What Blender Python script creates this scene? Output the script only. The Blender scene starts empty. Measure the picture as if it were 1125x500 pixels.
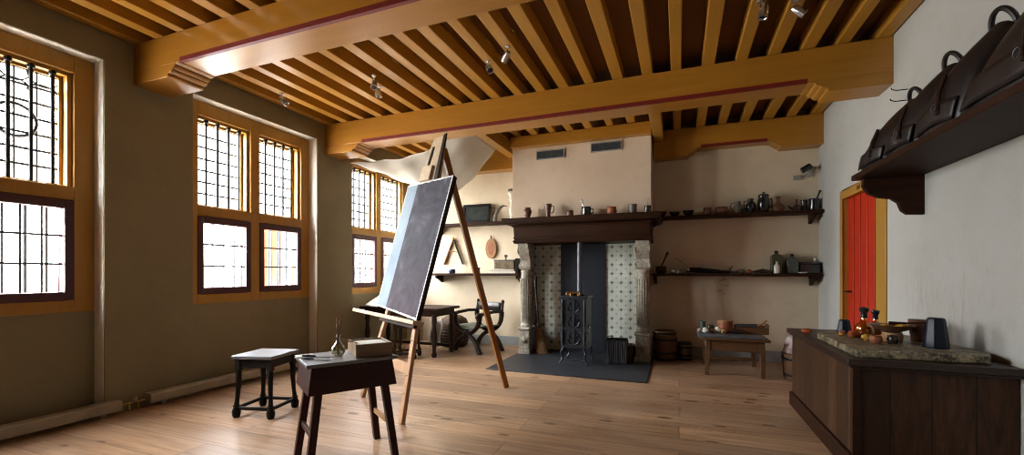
import bpy, math, random
from mathutils import Vector, Matrix, Euler, noise as mnoise
random.seed(7)
SC = bpy.context.scene
COL = SC.collection
R = math.radians
PI = math.pi

# ---------------------------------------------------------------- materials
def mat(name):
    m = bpy.data.materials.new(name); m.use_nodes = True
    nt = m.node_tree; b = nt.nodes['Principled BSDF']
    return m, nt, b
def c4(c): return (c[0], c[1], c[2], 1)
def nd(nt, t, **kw):
    n = nt.nodes.new(t)
    for k, v in kw.items():
        if k in n.inputs: n.inputs[k].default_value = v
        else: setattr(n, k, v)
    return n
def ramp(nt, fac, stops):
    r = nt.nodes.new('ShaderNodeValToRGB'); e = r.color_ramp.elements
    while len(e) < len(stops): e.new(0.5)
    for i, (p, c) in enumerate(stops): e[i].position = p; e[i].color = c4(c)
    nt.links.new(fac, r.inputs[0]); return r.outputs[0]
def noise(nt, vec, scale, detail=4, rough=.6, dist=0):
    n = nd(nt, 'ShaderNodeTexNoise', Scale=scale, Detail=detail, Roughness=rough, Distortion=dist)
    nt.links.new(vec, n.inputs['Vector']); return n.outputs['Fac']
def coord(nt, scale=(1, 1, 1), kind='Object', rot=(0, 0, 0)):
    t = nt.nodes.new('ShaderNodeTexCoord'); m = nt.nodes.new('ShaderNodeMapping')
    m.inputs['Scale'].default_value = scale; m.inputs['Rotation'].default_value = rot
    nt.links.new(t.outputs[kind], m.inputs[0]); return m.outputs[0]
def mix(nt, fac, a, b, mode='MIX'):
    m = nt.nodes.new('ShaderNodeMix'); m.data_type = 'RGBA'; m.blend_type = mode
    if isinstance(fac, (int, float)): m.inputs[0].default_value = fac
    else: nt.links.new(fac, m.inputs[0])
    for s, v in ((6, a), (7, b)):
        if isinstance(v, (tuple, list)): m.inputs[s].default_value = c4(v)
        else: nt.links.new(v, m.inputs[s])
    return m.outputs[2]
def bump(nt, b, h, strength=.3, dist=.01):
    n = nd(nt, 'ShaderNodeBump', Strength=strength, Distance=dist)
    nt.links.new(h, n.inputs['Height']); nt.links.new(n.outputs[0], b.inputs['Normal'])
def mathn(nt, op, a, b=None, c=None):
    n = nt.nodes.new('ShaderNodeMath'); n.operation = op
    for i, v in enumerate((a, b, c)):
        if v is None: continue
        if isinstance(v, (int, float)): n.inputs[i].default_value = v
        else: nt.links.new(v, n.inputs[i])
    return n.outputs[0]

def wood(name, c1, c2, axis=0, rough=.5, scale=1., spec=.3, bumpy=.15):
    m, nt, b = mat(name)
    s = [14 * scale] * 3; s[axis] = 1.3 * scale
    v = coord(nt, tuple(s))
    f = noise(nt, v, 1.6, 6, .65, .6)
    g = noise(nt, coord(nt, (1.5, 1.5, 1.5)), 1.2, 3)
    col = ramp(nt, f, [(.28, c2), (.72, c1)])
    dk = tuple(x * .72 for x in c1)
    col = mix(nt, mathn(nt, 'MULTIPLY', g, .45), col, dk)
    nt.links.new(col, b.inputs['Base Color'])
    b.inputs['Roughness'].default_value = rough; b.inputs['Specular IOR Level'].default_value = spec
    bump(nt, b, f, bumpy, .004)
    return m
def plain(name, c, rough=.6, metal=0, spec=.5, var=.25, vs=9, bumpy=.1, c2=None):
    m, nt, b = mat(name)
    f = noise(nt, coord(nt), vs, 5)
    lo = c2 or tuple(x * (1 - var) for x in c)
    nt.links.new(ramp(nt, f, [(.3, lo), (.7, c)]), b.inputs['Base Color'])
    b.inputs['Roughness'].default_value = rough; b.inputs['Metallic'].default_value = metal
    b.inputs['Specular IOR Level'].default_value = spec
    if bumpy: bump(nt, b, f, bumpy, .005)
    return m
def glassy(name, tint=(1, 1, 1), gloss=.08):
    m = bpy.data.materials.new(name); m.use_nodes = True; nt = m.node_tree; nt.nodes.clear()
    o = nt.nodes.new('ShaderNodeOutputMaterial'); t = nt.nodes.new('ShaderNodeBsdfTransparent'); g = nt.nodes.new('ShaderNodeBsdfGlossy')
    t.inputs[0].default_value = c4(tint); g.inputs['Roughness'].default_value = .05
    fr = nd(nt, 'ShaderNodeLayerWeight', Blend=.35)
    mx = nt.nodes.new('ShaderNodeMixShader')
    nt.links.new(mathn(nt, 'MULTIPLY_ADD', fr.outputs['Fresnel'], .35, gloss), mx.inputs[0])
    nt.links.new(t.outputs[0], mx.inputs[1]); nt.links.new(g.outputs[0], mx.inputs[2]); nt.links.new(mx.outputs[0], o.inputs[0])
    return m

def plaster(name, base, stain, amt=.5, rough=.85, smudge=None):
    m, nt, b = mat(name)
    v = coord(nt)
    big = noise(nt, v, .9, 4, .6); mid = noise(nt, v, 4.5, 6, .7); fine = noise(nt, v, 38, 4)
    k = ramp(nt, big, [(.38, (0, 0, 0)), (.72, (1, 1, 1))])
    col = mix(nt, mathn(nt, 'MULTIPLY', k, amt), base, stain)
    k2 = ramp(nt, mid, [(.5, (0, 0, 0)), (.85, (1, 1, 1))])
    col = mix(nt, mathn(nt, 'MULTIPLY', k2, amt * .6), col, tuple(x * .8 for x in stain))
    if smudge:                      # worn brown handling marks around one place on the wall
        (cx, cy, cz), (sx, sy, sz), sc, amount = smudge
        mp = nt.nodes.new('ShaderNodeMapping'); t = nt.nodes.new('ShaderNodeTexCoord')
        mp.vector_type = 'TEXTURE'; mp.inputs['Location'].default_value = (cx, cy, cz); mp.inputs['Scale'].default_value = (sx, sy, sz)
        nt.links.new(t.outputs['Object'], mp.inputs[0])
        ln = nt.nodes.new('ShaderNodeVectorMath'); ln.operation = 'LENGTH'; nt.links.new(mp.outputs[0], ln.inputs[0])
        fall = ramp(nt, ln.outputs['Value'], [(0, (1, 1, 1)), (1, (0, 0, 0))])
        st = noise(nt, coord(nt, (12, 12, 3)), 1.5, 6, .75, .8)
        st = ramp(nt, st, [(.5, (0, 0, 0)), (.68, (1, 1, 1))])
        col = mix(nt, mathn(nt, 'MULTIPLY', mathn(nt, 'MULTIPLY', fall, st), amount), col, sc)
    nt.links.new(col, b.inputs['Base Color']); b.inputs['Roughness'].default_value = rough
    b.inputs['Specular IOR Level'].default_value = .25
    h = mathn(nt, 'ADD', mathn(nt, 'MULTIPLY', mid, 1.0), mathn(nt, 'MULTIPLY', fine, .25))
    bump(nt, b, h, .22, .02)
    return m

def floor_mat():
    m, nt, b = mat('pine_boards')
    v = coord(nt)
    br = nt.nodes.new('ShaderNodeTexBrick'); nt.links.new(v, br.inputs['Vector'])
    br.offset = .37; br.inputs['Scale'].default_value = 1; br.inputs['Brick Width'].default_value = 3.1; br.inputs['Row Height'].default_value = .26
    br.inputs['Mortar Size'].default_value = .0028; br.inputs['Mortar Smooth'].default_value = .3; br.inputs['Bias'].default_value = 0
    br.inputs['Color1'].default_value = (0, 0, 0, 1); br.inputs['Color2'].default_value = (1, 1, 1, 1); br.inputs['Mortar'].default_value = (.5, .5, .5, 1)
    sh = nt.nodes.new('ShaderNodeVectorMath'); sh.operation = 'MULTIPLY_ADD'
    nt.links.new(br.outputs['Color'], sh.inputs[0]); sh.inputs[1].default_value = (5, 9, 3); nt.links.new(v, sh.inputs[2])
    def stretched(s):
        mp = nt.nodes.new('ShaderNodeMapping'); mp.inputs['Scale'].default_value = s; nt.links.new(sh.outputs[0], mp.inputs[0]); return mp.outputs[0]
    gr = noise(nt, stretched((.8, 16, 1)), 2.0, 7, .65, .5)
    col = ramp(nt, gr, [(.25, (.20, .10, .045)), (.5, (.44, .26, .14)), (.78, (.66, .45, .28))])
    tone = ramp(nt, br.outputs['Color'], [(0, (.62, .58, .55)), (1, (1.05, 1.0, .95))])
    col = mix(nt, 1, col, tone, 'MULTIPLY')
    wear = ramp(nt, noise(nt, coord(nt, (.7, 1.6, 1)), 1.5, 4), [(.35, (0, 0, 0)), (.7, (1, 1, 1))])
    col = mix(nt, mathn(nt, 'MULTIPLY', wear, .35), col, (.55, .40, .28))
    # knots
    vo = nd(nt, 'ShaderNodeTexVoronoi', Scale=1.0); nt.links.new(stretched((2.3, 5.2, 1)), vo.inputs['Vector'])
    kn = ramp(nt, mathn(nt, 'ADD', vo.outputs['Distance'], mathn(nt, 'MULTIPLY', noise(nt, stretched((9, 20, 1)), 1, 3), .1)), [(.15, (1, 1, 1)), (.21, (0, 0, 0))])
    col = mix(nt, mathn(nt, 'MULTIPLY', kn, .85), col, (.10, .038, .014))
    col = mix(nt, mathn(nt, 'MULTIPLY', br.outputs['Fac'], .8), col, (.06, .03, .015))
    nt.links.new(col, b.inputs['Base Color'])
    rr = ramp(nt, gr, [(.2, (.42, .42, .42)), (.8, (.30, .30, .30))]); nt.links.new(rr, b.inputs['Roughness'])
    b.inputs['Specular IOR Level'].default_value = .6
    bump(nt, b, mathn(nt, 'SUBTRACT', mathn(nt, 'MULTIPLY', gr, .4), br.outputs['Fac']), .35, .006)
    return m

def tile_mat():
    m, nt, b = mat('delft_tiles')
    t = nt.nodes.new('ShaderNodeTexCoord'); s = nt.nodes.new('ShaderNodeSeparateXYZ'); nt.links.new(t.outputs['Object'], s.inputs[0])
    T = .132
    def cell(o): return mathn(nt, 'ABSOLUTE', mathn(nt, 'SUBTRACT', mathn(nt, 'FRACT', mathn(nt, 'DIVIDE', mathn(nt, 'ADD', o, 10.03), T)), .5))
    ax, az = cell(s.outputs['X']), cell(s.outputs['Z'])
    mx = mathn(nt, 'MAXIMUM', ax, az)
    joint = mathn(nt, 'GREATER_THAN', mx, .48)
    r = mathn(nt, 'SQRT', mathn(nt, 'ADD', mathn(nt, 'MULTIPLY', ax, ax), mathn(nt, 'MULTIPLY', az, az)))
    wob = mathn(nt, 'MULTIPLY', noise(nt, coord(nt), 60, 3), .18)
    fig = mathn(nt, 'LESS_THAN', mathn(nt, 'ADD', r, wob), .20)
    cx_, cz_ = mathn(nt, 'SUBTRACT', .5, ax), mathn(nt, 'SUBTRACT', .5, az)
    cor = mathn(nt, 'LESS_THAN', mathn(nt, 'ADD', cx_, cz_), .21)
    pat = mathn(nt, 'MAXIMUM', mathn(nt, 'MULTIPLY', fig, .45), mathn(nt, 'MULTIPLY', cor, .85))
    base = ramp(nt, noise(nt, coord(nt), 5, 4), [(.3, (.58, .62, .55)), (.7, (.84, .87, .78))])
    col = mix(nt, pat, base, (.13, .17, .17)); col = mix(nt, mathn(nt, 'MULTIPLY', joint, .25), col, (.18, .18, .15))
    nt.links.new(col, b.inputs['Base Color']); b.inputs['Roughness'].default_value = .3
    return m

def canvas_mat():
    # object space: x across the canvas (-.49 .. .49), y up it (0 .. 1.26)
    m, nt, b = mat('primed_canvas')
    t = nt.nodes.new('ShaderNodeTexCoord'); s = nt.nodes.new('ShaderNodeSeparateXYZ'); nt.links.new(t.outputs['Object'], s.inputs[0])
    x, y = s.outputs['X'], s.outputs['Y']
    wob = mathn(nt, 'MULTIPLY', mathn(nt, 'SUBTRACT', noise(nt, coord(nt), 14, 4), .5), .02)
    xe = mathn(nt, 'ADD', x, wob); ye = mathn(nt, 'ADD', y, wob)
    sw = ramp(nt, noise(nt, coord(nt), 2.6, 6, .62, 1.6), [(.34, (.013, .012, .017)), (.55, (.046, .041, .056)), (.72, (.14, .128, .165))])
    brown = ramp(nt, y, [(0, (1, 1, 1)), (.6, (0, 0, 0))])
    col = mix(nt, mathn(nt, 'MULTIPLY', brown, .35), sw, (.10, .06, .07))
    strip = ramp(nt, noise(nt, coord(nt), 3, 4), [(.3, (.20, .26, .32)), (.7, (.30, .36, .41))])
    split = mathn(nt, 'ADD', mathn(nt, 'MULTIPLY', y, .0), -.235)
    col = mix(nt, mathn(nt, 'LESS_THAN', xe, split), col, strip)
    e1 = mathn(nt, 'GREATER_THAN', mathn(nt, 'ABSOLUTE', xe), .472)
    e2 = mathn(nt, 'GREATER_THAN', mathn(nt, 'ABSOLUTE', mathn(nt, 'SUBTRACT', ye, .63)), .612)
    col = mix(nt, mathn(nt, 'MAXIMUM', e1, e2), col, (.58, .56, .56))
    col = mix(nt, mathn(nt, 'GREATER_THAN', mathn(nt, 'ABSOLUTE', x), .4893), col, (.03, .025, .022))
    nt.links.new(col, b.inputs['Base Color']); b.inputs['Roughness'].default_value = .75; b.inputs['Specular IOR Level'].default_value = .15
    bump(nt, b, noise(nt, coord(nt), 150, 2), .1, .002)
    return m

def stone(name, c1, c2, rough=.75, scale=8, bumpy=.5):
    m, nt, b = mat(name)
    f = noise(nt, coord(nt), scale, 8, .7); g = noise(nt, coord(nt), scale * 5, 5, .7)
    nt.links.new(ramp(nt, mathn(nt, 'MULTIPLY_ADD', g, .45, mathn(nt, 'MULTIPLY', f, .55)), [(.45, c2), (.60, c1)]), b.inputs['Base Color'])
    b.inputs['Roughness'].default_value = rough; bump(nt, b, mathn(nt, 'ADD', f, g), bumpy, .012)
    return m

def cabinet_mat(name, axis_plank, c1, c2):
    # vertical boards: dark joints every .27 m along the given axis
    m, nt, b = mat(name)
    t = nt.nodes.new('ShaderNodeTexCoord'); s = nt.nodes.new('ShaderNodeSeparateXYZ'); nt.links.new(t.outputs['Object'], s.inputs[0])
    o = s.outputs[axis_plank]; q = mathn(nt, 'DIVIDE', mathn(nt, 'ADD', o, 10.07), .19)
    fr = mathn(nt, 'ABSOLUTE', mathn(nt, 'SUBTRACT', mathn(nt, 'FRACT', q), .5)); joint = mathn(nt, 'GREATER_THAN', fr, .482)
    wn = nt.nodes.new('ShaderNodeTexWhiteNoise'); wn.noise_dimensions = '1D'; nt.links.new(mathn(nt, 'FLOOR', q), wn.inputs['W'])
    f = noise(nt, coord(nt, (14, 14, 2.2)), 1.2, 6, .65, 1.6)
    col = ramp(nt, f, [(.28, c2), (.72, c1)])
    col = mix(nt, mathn(nt, 'MULTIPLY', wn.outputs['Value'], .9), col, tuple(x * .25 for x in c1))
    col = mix(nt, mathn(nt, 'MULTIPLY', joint, .85), col, (.008, .005, .003))
    nt.links.new(col, b.inputs['Base Color']); b.inputs['Roughness'].default_value = .5; b.inputs['Specular IOR Level'].default_value = .25
    bump(nt, b, mathn(nt, 'SUBTRACT', mathn(nt, 'MULTIPLY', f, .3), joint), .4, .006)
    return m

OCHRE = wood('ochre_painted_beam', (.47, .21, .022), (.37, .155, .016), 0, .33, .6, .6, .05)
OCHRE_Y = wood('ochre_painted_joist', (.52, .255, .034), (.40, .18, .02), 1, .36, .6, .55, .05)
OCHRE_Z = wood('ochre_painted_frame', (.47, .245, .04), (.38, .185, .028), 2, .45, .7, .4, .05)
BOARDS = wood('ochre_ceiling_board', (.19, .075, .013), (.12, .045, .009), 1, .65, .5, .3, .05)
REDLINE = plain('dark_red_paint', (.20, .012, .008), .5)
SASHRED = plain('oxblood_sash_paint', (.075, .014, .017), .4)
DOORRED = wood('scarlet_door_paint', (.55, .030, .006), (.42, .020, .004), 2, .45, .5, .4, .05)
W_LEFT = plaster('limewash_shaded_side', (.27, .232, .15), (.19, .155, .09), .5)  # same limewash as the other walls, darkened for the shade on this side
W_BACK = plaster('limewash_back', (.72, .61, .45), (.55, .43, .28), .6)  # same limewash, with the warm bounced light put into its colour
W_CHIM = plaster('limewash_chimney', (.70, .56, .42), (.56, .41, .29), .6)  # same limewash, pinkish cast of the light mixed into the colour
W_RIGHT = plaster('limewash_door_side', (.51, .51, .48), (.40, .38, .33), .5, .85, ((1.7, 3.9, 1.0), (1, .85, .5), (.30, .20, .11), .5))  # same limewash, greyed to take in the cooler, weaker light here
FLOOR = floor_mat()
LEAD = plain('lead_came', (.10, .10, .11), .5, .6)
IRON = plain('black_iron', (.022, .023, .026), .45, .7)
CASTIRON = plain('cast_iron_stove', (.045, .052, .066), .42, .6, .5, .4, 14, .3)
GLASS = glassy('window_glass', (.97, .98, .98), .02)
STONE = stone('carved_sandstone', (.50, .46, .38), (.26, .23, .18), .8, 7)
BLUESTONE = stone('bluestone_slab', (.032, .035, .042), (.018, .020, .025), .5, 4, .15)
TILES = tile_mat()
FIREBACK = plain('painted_fireback', (.014, .018, .027), .55, 0, .3, .3)
DARKOAK = wood('dark_oak', (.042, .015, .006), (.016, .006, .003), 0, .55, 1, .12)
DARKOAK_Z = wood('dark_oak_upright', (.035, .016, .008), (.016, .007, .004), 2, .45)
MANTELW = wood('mantel_oak', (.050, .020, .008), (.012, .005, .003), 0, .5, .8, .12)
BLACKWOOD = wood('black_stained_wood', (.012, .009, .008), (.006, .005, .004), 2, .45, 1, .14)
EASELW = wood('easel_beech', (.50, .29, .16), (.36, .19, .09), 2, .5)
EASELB = wood('easel_back_strut', (.36, .145, .035), (.24, .085, .02), 2, .4)
LIGHTW = wood('pale_pine', (.55, .42, .28), (.40, .28, .16), 0, .55)
TANW = wood('tan_wood', (.42, .23, .10), (.28, .13, .05), 2, .5)
BROWNW = wood('brown_bench_wood', (.17, .085, .038), (.09, .042, .02), 0, .5)
REDBROWN = wood('desk_wood', (.050, .012, .006), (.018, .005, .003), 0, .45, 1, .18)
CAB_X = cabinet_mat('cupboard_front_boards', 'X', (.10, .040, .015), (.008, .004, .003))
CAB_Y = cabinet_mat('cupboard_side_boards', 'Y', (.13, .058, .024), (.012, .006, .003))
POLISHED = wood('polished_top_sheen', (.10, .092, .095), (.07, .064, .066), 0, .40, 1, 1.0, .05)  # black wood, base lightened to paint in the window reflection
CABTOP = wood('cupboard_top', (.045, .024, .016), (.02, .011, .008), 0, .35)
LEATHER = plain('black_leather', (.018, .013, .012), .42, 0, .5, .45, 12, .35)
LEATHER2 = plain('worn_leather_strap', (.035, .018, .013), .42, 0, .6, .4, 20, .3)
CLOTH = plain('undyed_linen', (.72, .68, .60), .9, 0, .1, .12, 3, .05)
CANVAS = canvas_mat()
SLABST = stone('speckled_grinding_stone', (.50, .40, .23), (.030, .024, .014), .38, 13, .9)
SLATE = stone('grey_slate', (.14, .15, .16), (.08, .09, .10), .4, 6, .2)
BLUEST = plain('dark_blue_porphyry', (.008, .012, .028), .36, 0, .3, .5, 18, .1)
EARTH = plain('brown_earthenware', (.16, .065, .035), .4, 0, .5, .4, 12)
EARTH2 = plain('dark_glazed_earthenware', (.035, .022, .016), .22, 0, .6, .4, 12)
TERRA = plain('terracotta', (.36, .12, .05), .55, 0, .4, .35, 14)
GREYPOT = plain('grey_stoneware', (.14, .12, .10), .4, 0, .5, .3, 15)
BLACKPOT = plain('black_glazed_pot', (.015, .016, .02), .18, 0, .7)
GREENPOT = plain('olive_green_glaze', (.055, .065, .03), .3, 0, .6, .4)
TEALPOT = plain('grey_green_glaze', (.09, .12, .10), .35, 0, .5, .3)
BLUEPOT = plain('cobalt_glaze', (.03, .05, .13), .25)
WHITEPOT = plain('white_glaze', (.70, .68, .62), .3, 0, .5, .15)
PLASTERC = plain('white_plaster_cast', (.72, .68, .58), .8, 0, .2, .2)
OCHREPIG = plain('yellow_ochre_lump', (.62, .34, .05), .8, 0, .2, .4, 20)
REDPIG = plain('red_earth_lump', (.40, .09, .03), .8, 0, .2, .4, 20)
AMBERLIQ = plain('amber_liquid', (.62, .34, .07), .4, 0, .4, .3)
AMBER = glassy('amber_glass', (.95, .70, .32), .14)
CLEARG = glassy('clear_flask_glass', (.95, .96, .95), .10)
BRASS = plain('brass', (.48, .28, .09), .3, 1)
CHROME = plain('polished_metal', (.65, .65, .66), .25, .9)
STEEL = plain('pipe_steel', (.11, .115, .13), .45, .6)
HEATW = plain('cream_radiator_paint', (.42, .37, .29), .5)
PAPER = plain('old_paper', (.72, .68, .58), .85, 0, .2, .15)
WICKER = plain('brown_wicker', (.12, .06, .03), .7, 0, .3, .6, 45, .6)
SACK = plain('pale_sackcloth', (.50, .40, .38), .9, 0, .1, .3)
STRAW = plain('broom_straw', (.26, .15, .07), .8, 0, .2, .5, 40, .5)
PICT = plain('dark_landscape_painting', (.035, .045, .03), .55, 0, .15, .7, 7, .05, (.006, .008, .010))
GRILLE = plain('grey_vent_metal', (.085, .095, .10), .5, .4)
GREYWHITE = plain('light_grey_box', (.34, .33, .31), .5)
SHUT = plain('glare_paled_shutter', (.60, .34, .41), .6)  # red shutter, paled in its colour to stand for outdoor glare

# ---------------------------------------------------------------- mesh builder
class M:
    def __init__(s): s.v = []; s.f = []
    def add(s, vs, fs):
        n = len(s.v); s.v += [tuple(v) for v in vs]; s.f += [tuple(i + n for i in f) for f in fs]; return s
    def box(s, x0, x1, y0, y1, z0, z1, mtx=None):
        vs = [Vector((x, y, z)) for z in (z0, z1) for y in (y0, y1) for x in (x0, x1)]
        if mtx: vs = [mtx @ v for v in vs]
        return s.add(vs, [(0, 2, 3, 1), (4, 5, 7, 6), (0, 1, 5, 4), (2, 6, 7, 3), (0, 4, 6, 2), (1, 3, 7, 5)])
    def bar(s, a, b, w, h, w2=None, h2=None, up=(0, 0, 1)):
        a, b = Vector(a), Vector(b); d = (b - a).normalized(); u = Vector(up)
        if abs(d.dot(u)) > .98: u = Vector((0, 1, 0))
        x = d.cross(u).normalized(); y = x.cross(d).normalized()
        w2 = w if w2 is None else w2; h2 = h if h2 is None else h2
        vs = [a + x * sx * w / 2 + y * sy * h / 2 for sx, sy in ((-1, -1), (1, -1), (1, 1), (-1, 1))] + \
             [b + x * sx * w2 / 2 + y * sy * h2 / 2 for sx, sy in ((-1, -1), (1, -1), (1, 1), (-1, 1))]
        return s.add(vs, [(3, 2, 1, 0), (4, 5, 6, 7), (0, 1, 5, 4), (1, 2, 6, 5), (2, 3, 7, 6), (3, 0, 4, 7)])
    def tube(s, pts, r, seg=8, closed=False):
        pts = [Vector(p) for p in pts]; n = len(pts)
        rs = r if isinstance(r, (list, tuple)) else [r] * n
        vs = []; fs = []
        prev = None
        for i, p in enumerate(pts):
            d = (pts[(i + 1) % n] - pts[i - 1]) if closed else (pts[min(i + 1, n - 1)] - pts[max(i - 1, 0)])
            d.normalize()
            u = prev if prev is not None else (Vector((0, 0, 1)) if abs(d.z) < .9 else Vector((1, 0, 0)))
            x = d.cross(u).normalized(); y = x.cross(d).normalized(); prev = y
            for k in range(seg):
                a = 2 * PI * k / seg; vs.append(p + (x * math.cos(a) + y * math.sin(a)) * rs[i])
        for i in range(n if closed else n - 1):
            for k in range(seg):
                a, b = i * seg + k, i * seg + (k + 1) % seg; c, d_ = ((i + 1) % n) * seg + (k + 1) % seg, ((i + 1) % n) * seg + k
                fs.append((a, b, c, d_))
        if not closed: fs += [tuple(range(seg))[::-1], tuple((n - 1) * seg + k for k in range(seg))]
        return s.add(vs, fs)
    def lathe(s, prof, c=(0, 0, 0), seg=20, sx=1, sy=1, rot=0, mtx=None):
        vs = []; fs = []; m = len(prof)
        for r, z in prof:
            for k in range(seg):
                a = 2 * PI * k / seg + rot; v = Vector((r * math.cos(a) * sx, r * math.sin(a) * sy, z))
                if mtx: v = mtx @ v
                vs.append((v.x + c[0], v.y + c[1], v.z + c[2]))
        for i in range(m - 1):
            for k in range(seg):
                a, b = i * seg + k, i * seg + (k + 1) % seg
                fs.append((a, b, b + seg, a + seg))
        fs += [tuple(range(seg))[::-1], tuple((m - 1) * seg + k for k in range(seg))]
        return s.add(vs, fs)
    def prism(s, poly, a, b, plane='XZ'):
        def P(u, w, t): return {'XZ': (u, t, w), 'YZ': (t, u, w), 'XY': (u, w, t)}[plane]
        n = len(poly)
        vs = [P(u, w, a) for u, w in poly] + [P(u, w, b) for u, w in poly]
        fs = [tuple(range(n)), tuple(range(n, 2 * n))[::-1]] + [(i, i + n, (i + 1) % n + n, (i + 1) % n) for i in range(n)]
        return s.add(vs, fs)
    def grid(s, fn, nu, nv, thick=0):
        vs = [fn(i / nu, j / nv) for j in range(nv + 1) for i in range(nu + 1)]
        fs = [(j * (nu + 1) + i, j * (nu + 1) + i + 1, (j + 1) * (nu + 1) + i + 1, (j + 1) * (nu + 1) + i) for j in range(nv) for i in range(nu)]
        return s.add(vs, fs)
    def blob(s, c, r, seed=0, amp=.18, seg=12, sz=1, sx=1, sy=1):
        prof = []; n = 8
        vs = []; fs = []
        for i in range(n + 1):
            t = PI * i / n
            for k in range(seg):
                a = 2 * PI * k / seg; d = Vector((math.sin(t) * math.cos(a), math.sin(t) * math.sin(a), -math.cos(t)))
                q = 1 + amp * mnoise.noise(d * 1.6 + Vector((seed * 3.1, seed, 0)))
                vs.append((c[0] + d.x * r * q * sx, c[1] + d.y * r * q * sy, c[2] + d.z * r * q * sz))
        for i in range(n):
            for k in range(seg):
                a, b = i * seg + k, i * seg + (k + 1) % seg; fs.append((a, b, b + seg, a + seg))
        return s.add(vs, fs)
    def build(s, name, m, parent=None, bevel=0, loc=(0, 0, 0), rot=(0, 0, 0), solid=0, sub=0, ang=35):
        me = bpy.data.meshes.new(name); me.from_pydata(s.v, [], s.f); me.materials.append(m); me.validate()
        import bmesh
        b = bmesh.new(); b.from_mesh(me); bmesh.ops.remove_doubles(b, verts=b.verts, dist=1e-5); bmesh.ops.recalc_face_normals(b, faces=b.faces); b.to_mesh(me); b.free()
        for p in me.polygons: p.use_smooth = True
        me.set_sharp_from_angle(angle=R(ang))
        o = bpy.data.objects.new(name, me); COL.objects.link(o); o.location = loc; o.rotation_euler = rot
        if parent: o.parent = parent
        if solid: md = o.modifiers.new('solid', 'SOLIDIFY'); md.thickness = solid; md.offset = 0
        if sub: md = o.modifiers.new('sub', 'SUBSURF'); md.levels = md.render_levels = sub
        if bevel:
            md = o.modifiers.new('edge', 'BEVEL'); md.width = bevel; md.segments = 2; md.limit_method = 'ANGLE'; md.angle_limit = R(40); md.harden_normals = False
        return o

def thing(name, label, cat, loc=(0, 0, 0), rotz=0, group=None):
    o = bpy.data.objects.new(name, None); COL.objects.link(o); o.empty_display_size = .1
    o.location = loc; o.rotation_euler = (0, 0, rotz); return tag(o, label, cat, group)
def tag(o, label, cat, group=None):
    o['label'] = label; o['category'] = cat
    if group: o['group'] = group
    return o
def struct(o, label=None):
    o['kind'] = 'structure'
    if label: o['label'] = label
    return o
def sempty(name, loc=(0, 0, 0)):
    o = bpy.data.objects.new(name, None); COL.objects.link(o); o.location = loc; o['kind'] = 'structure'; return o
def dup(root, loc=None, rotz=None, label=None, group=None):
    r = root.copy(); COL.objects.link(r)
    if loc is not None: r.location = loc
    if rotz is not None: r.rotation_euler = (0, 0, rotz)
    if label: r['label'] = label
    if group: r['group'] = group
    for ch in list(root.children):
        c = ch.copy(); COL.objects.link(c); c.parent = r
        for g in list(ch.children):
            d = g.copy(); COL.objects.link(d); d.parent = c
    return r

# ---------------------------------------------------------------- room shell
XL, XR, YB, YF, ZC = -4.5, 1.7, 6.72, -1.3, 3.345
XN = -4.64                                     # face of the window niches
struct(M().box(XL - .35, XR + .2, YF - .2, YB + .2, -.1, 0).build('floor', FLOOR))
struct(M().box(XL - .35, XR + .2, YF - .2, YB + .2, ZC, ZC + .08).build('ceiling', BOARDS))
struct(M().box(XR, XR + .2, YF - .2, 4.72, -.1, ZC).box(XR, XR + .2, 5.88, YB + .2, -.1, ZC).box(XR, XR + .2, 4.72, 5.88, 2.11, ZC).build('wall_right', W_RIGHT))
struct(M().box(XL - .35, XR + .2, YB, YB + .2, -.1, ZC).build('wall_back', W_BACK))
struct(M().box(XL - .35, XR + .2, YF - .2, YF, -.1, ZC).build('wall_front', wood('dark_front_wall', (.10, .05, .025), (.06, .03, .015), 2, .5)))  # unseen wall; made dark so it bounces little light onto the cupboard
NICHES = [(.587, 2.174), (2.883, 4.47), (5.13, 6.717)]
SILL, HEAD = .88, 2.99
wl = M()
edges = [YF - .2] + [e for n in NICHES for e in n] + [YB]
for i in range(0, len(edges), 2): wl.box(XL - .35, XL, edges[i], edges[i + 1], -.1, HEAD)
wl.box(XL - .35, XL, YF - .2, YB + .0, HEAD, ZC)
for a, b in NICHES: wl.box(XL - .35, XN + .002, a, b, -.1, SILL)
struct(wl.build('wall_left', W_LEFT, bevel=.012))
struct(M().box(-4.0, -2.42, YB - .018, YB, 0, .15).build('baseboard_back', plain('grey_skirting', (.36, .38, .38), .6), bevel=.004))
struct(M().box(-.2, 1.69, YB - .018, YB, 0, .15).build('baseboard_alcove', bpy.data.materials['grey_skirting'], bevel=.004))
struct(M().box(XR - .015, XR, 5.9, YB - .02, 0, .12).build('baseboard_right', bpy.data.materials['grey_skirting'], bevel=.004))

REVEAL_GLARE = plaster('reveal_glare_white', (.90, .88, .82), (.80, .75, .66), .3)  # thin lining added in white to carry the glare on the reveals
for i, (a, b) in enumerate(NICHES):
    t_ = .005
    rv = M().box(XN, XL - .013, a, a + t_, 0, HEAD - t_).box(XN, XL - .013, b - t_, b, 0, HEAD - t_).box(XN, XL - .013, a, b, HEAD - t_, HEAD)
    struct(rv.build('glare_trim_%d' % (i + 1), REVEAL_GLARE))
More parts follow.
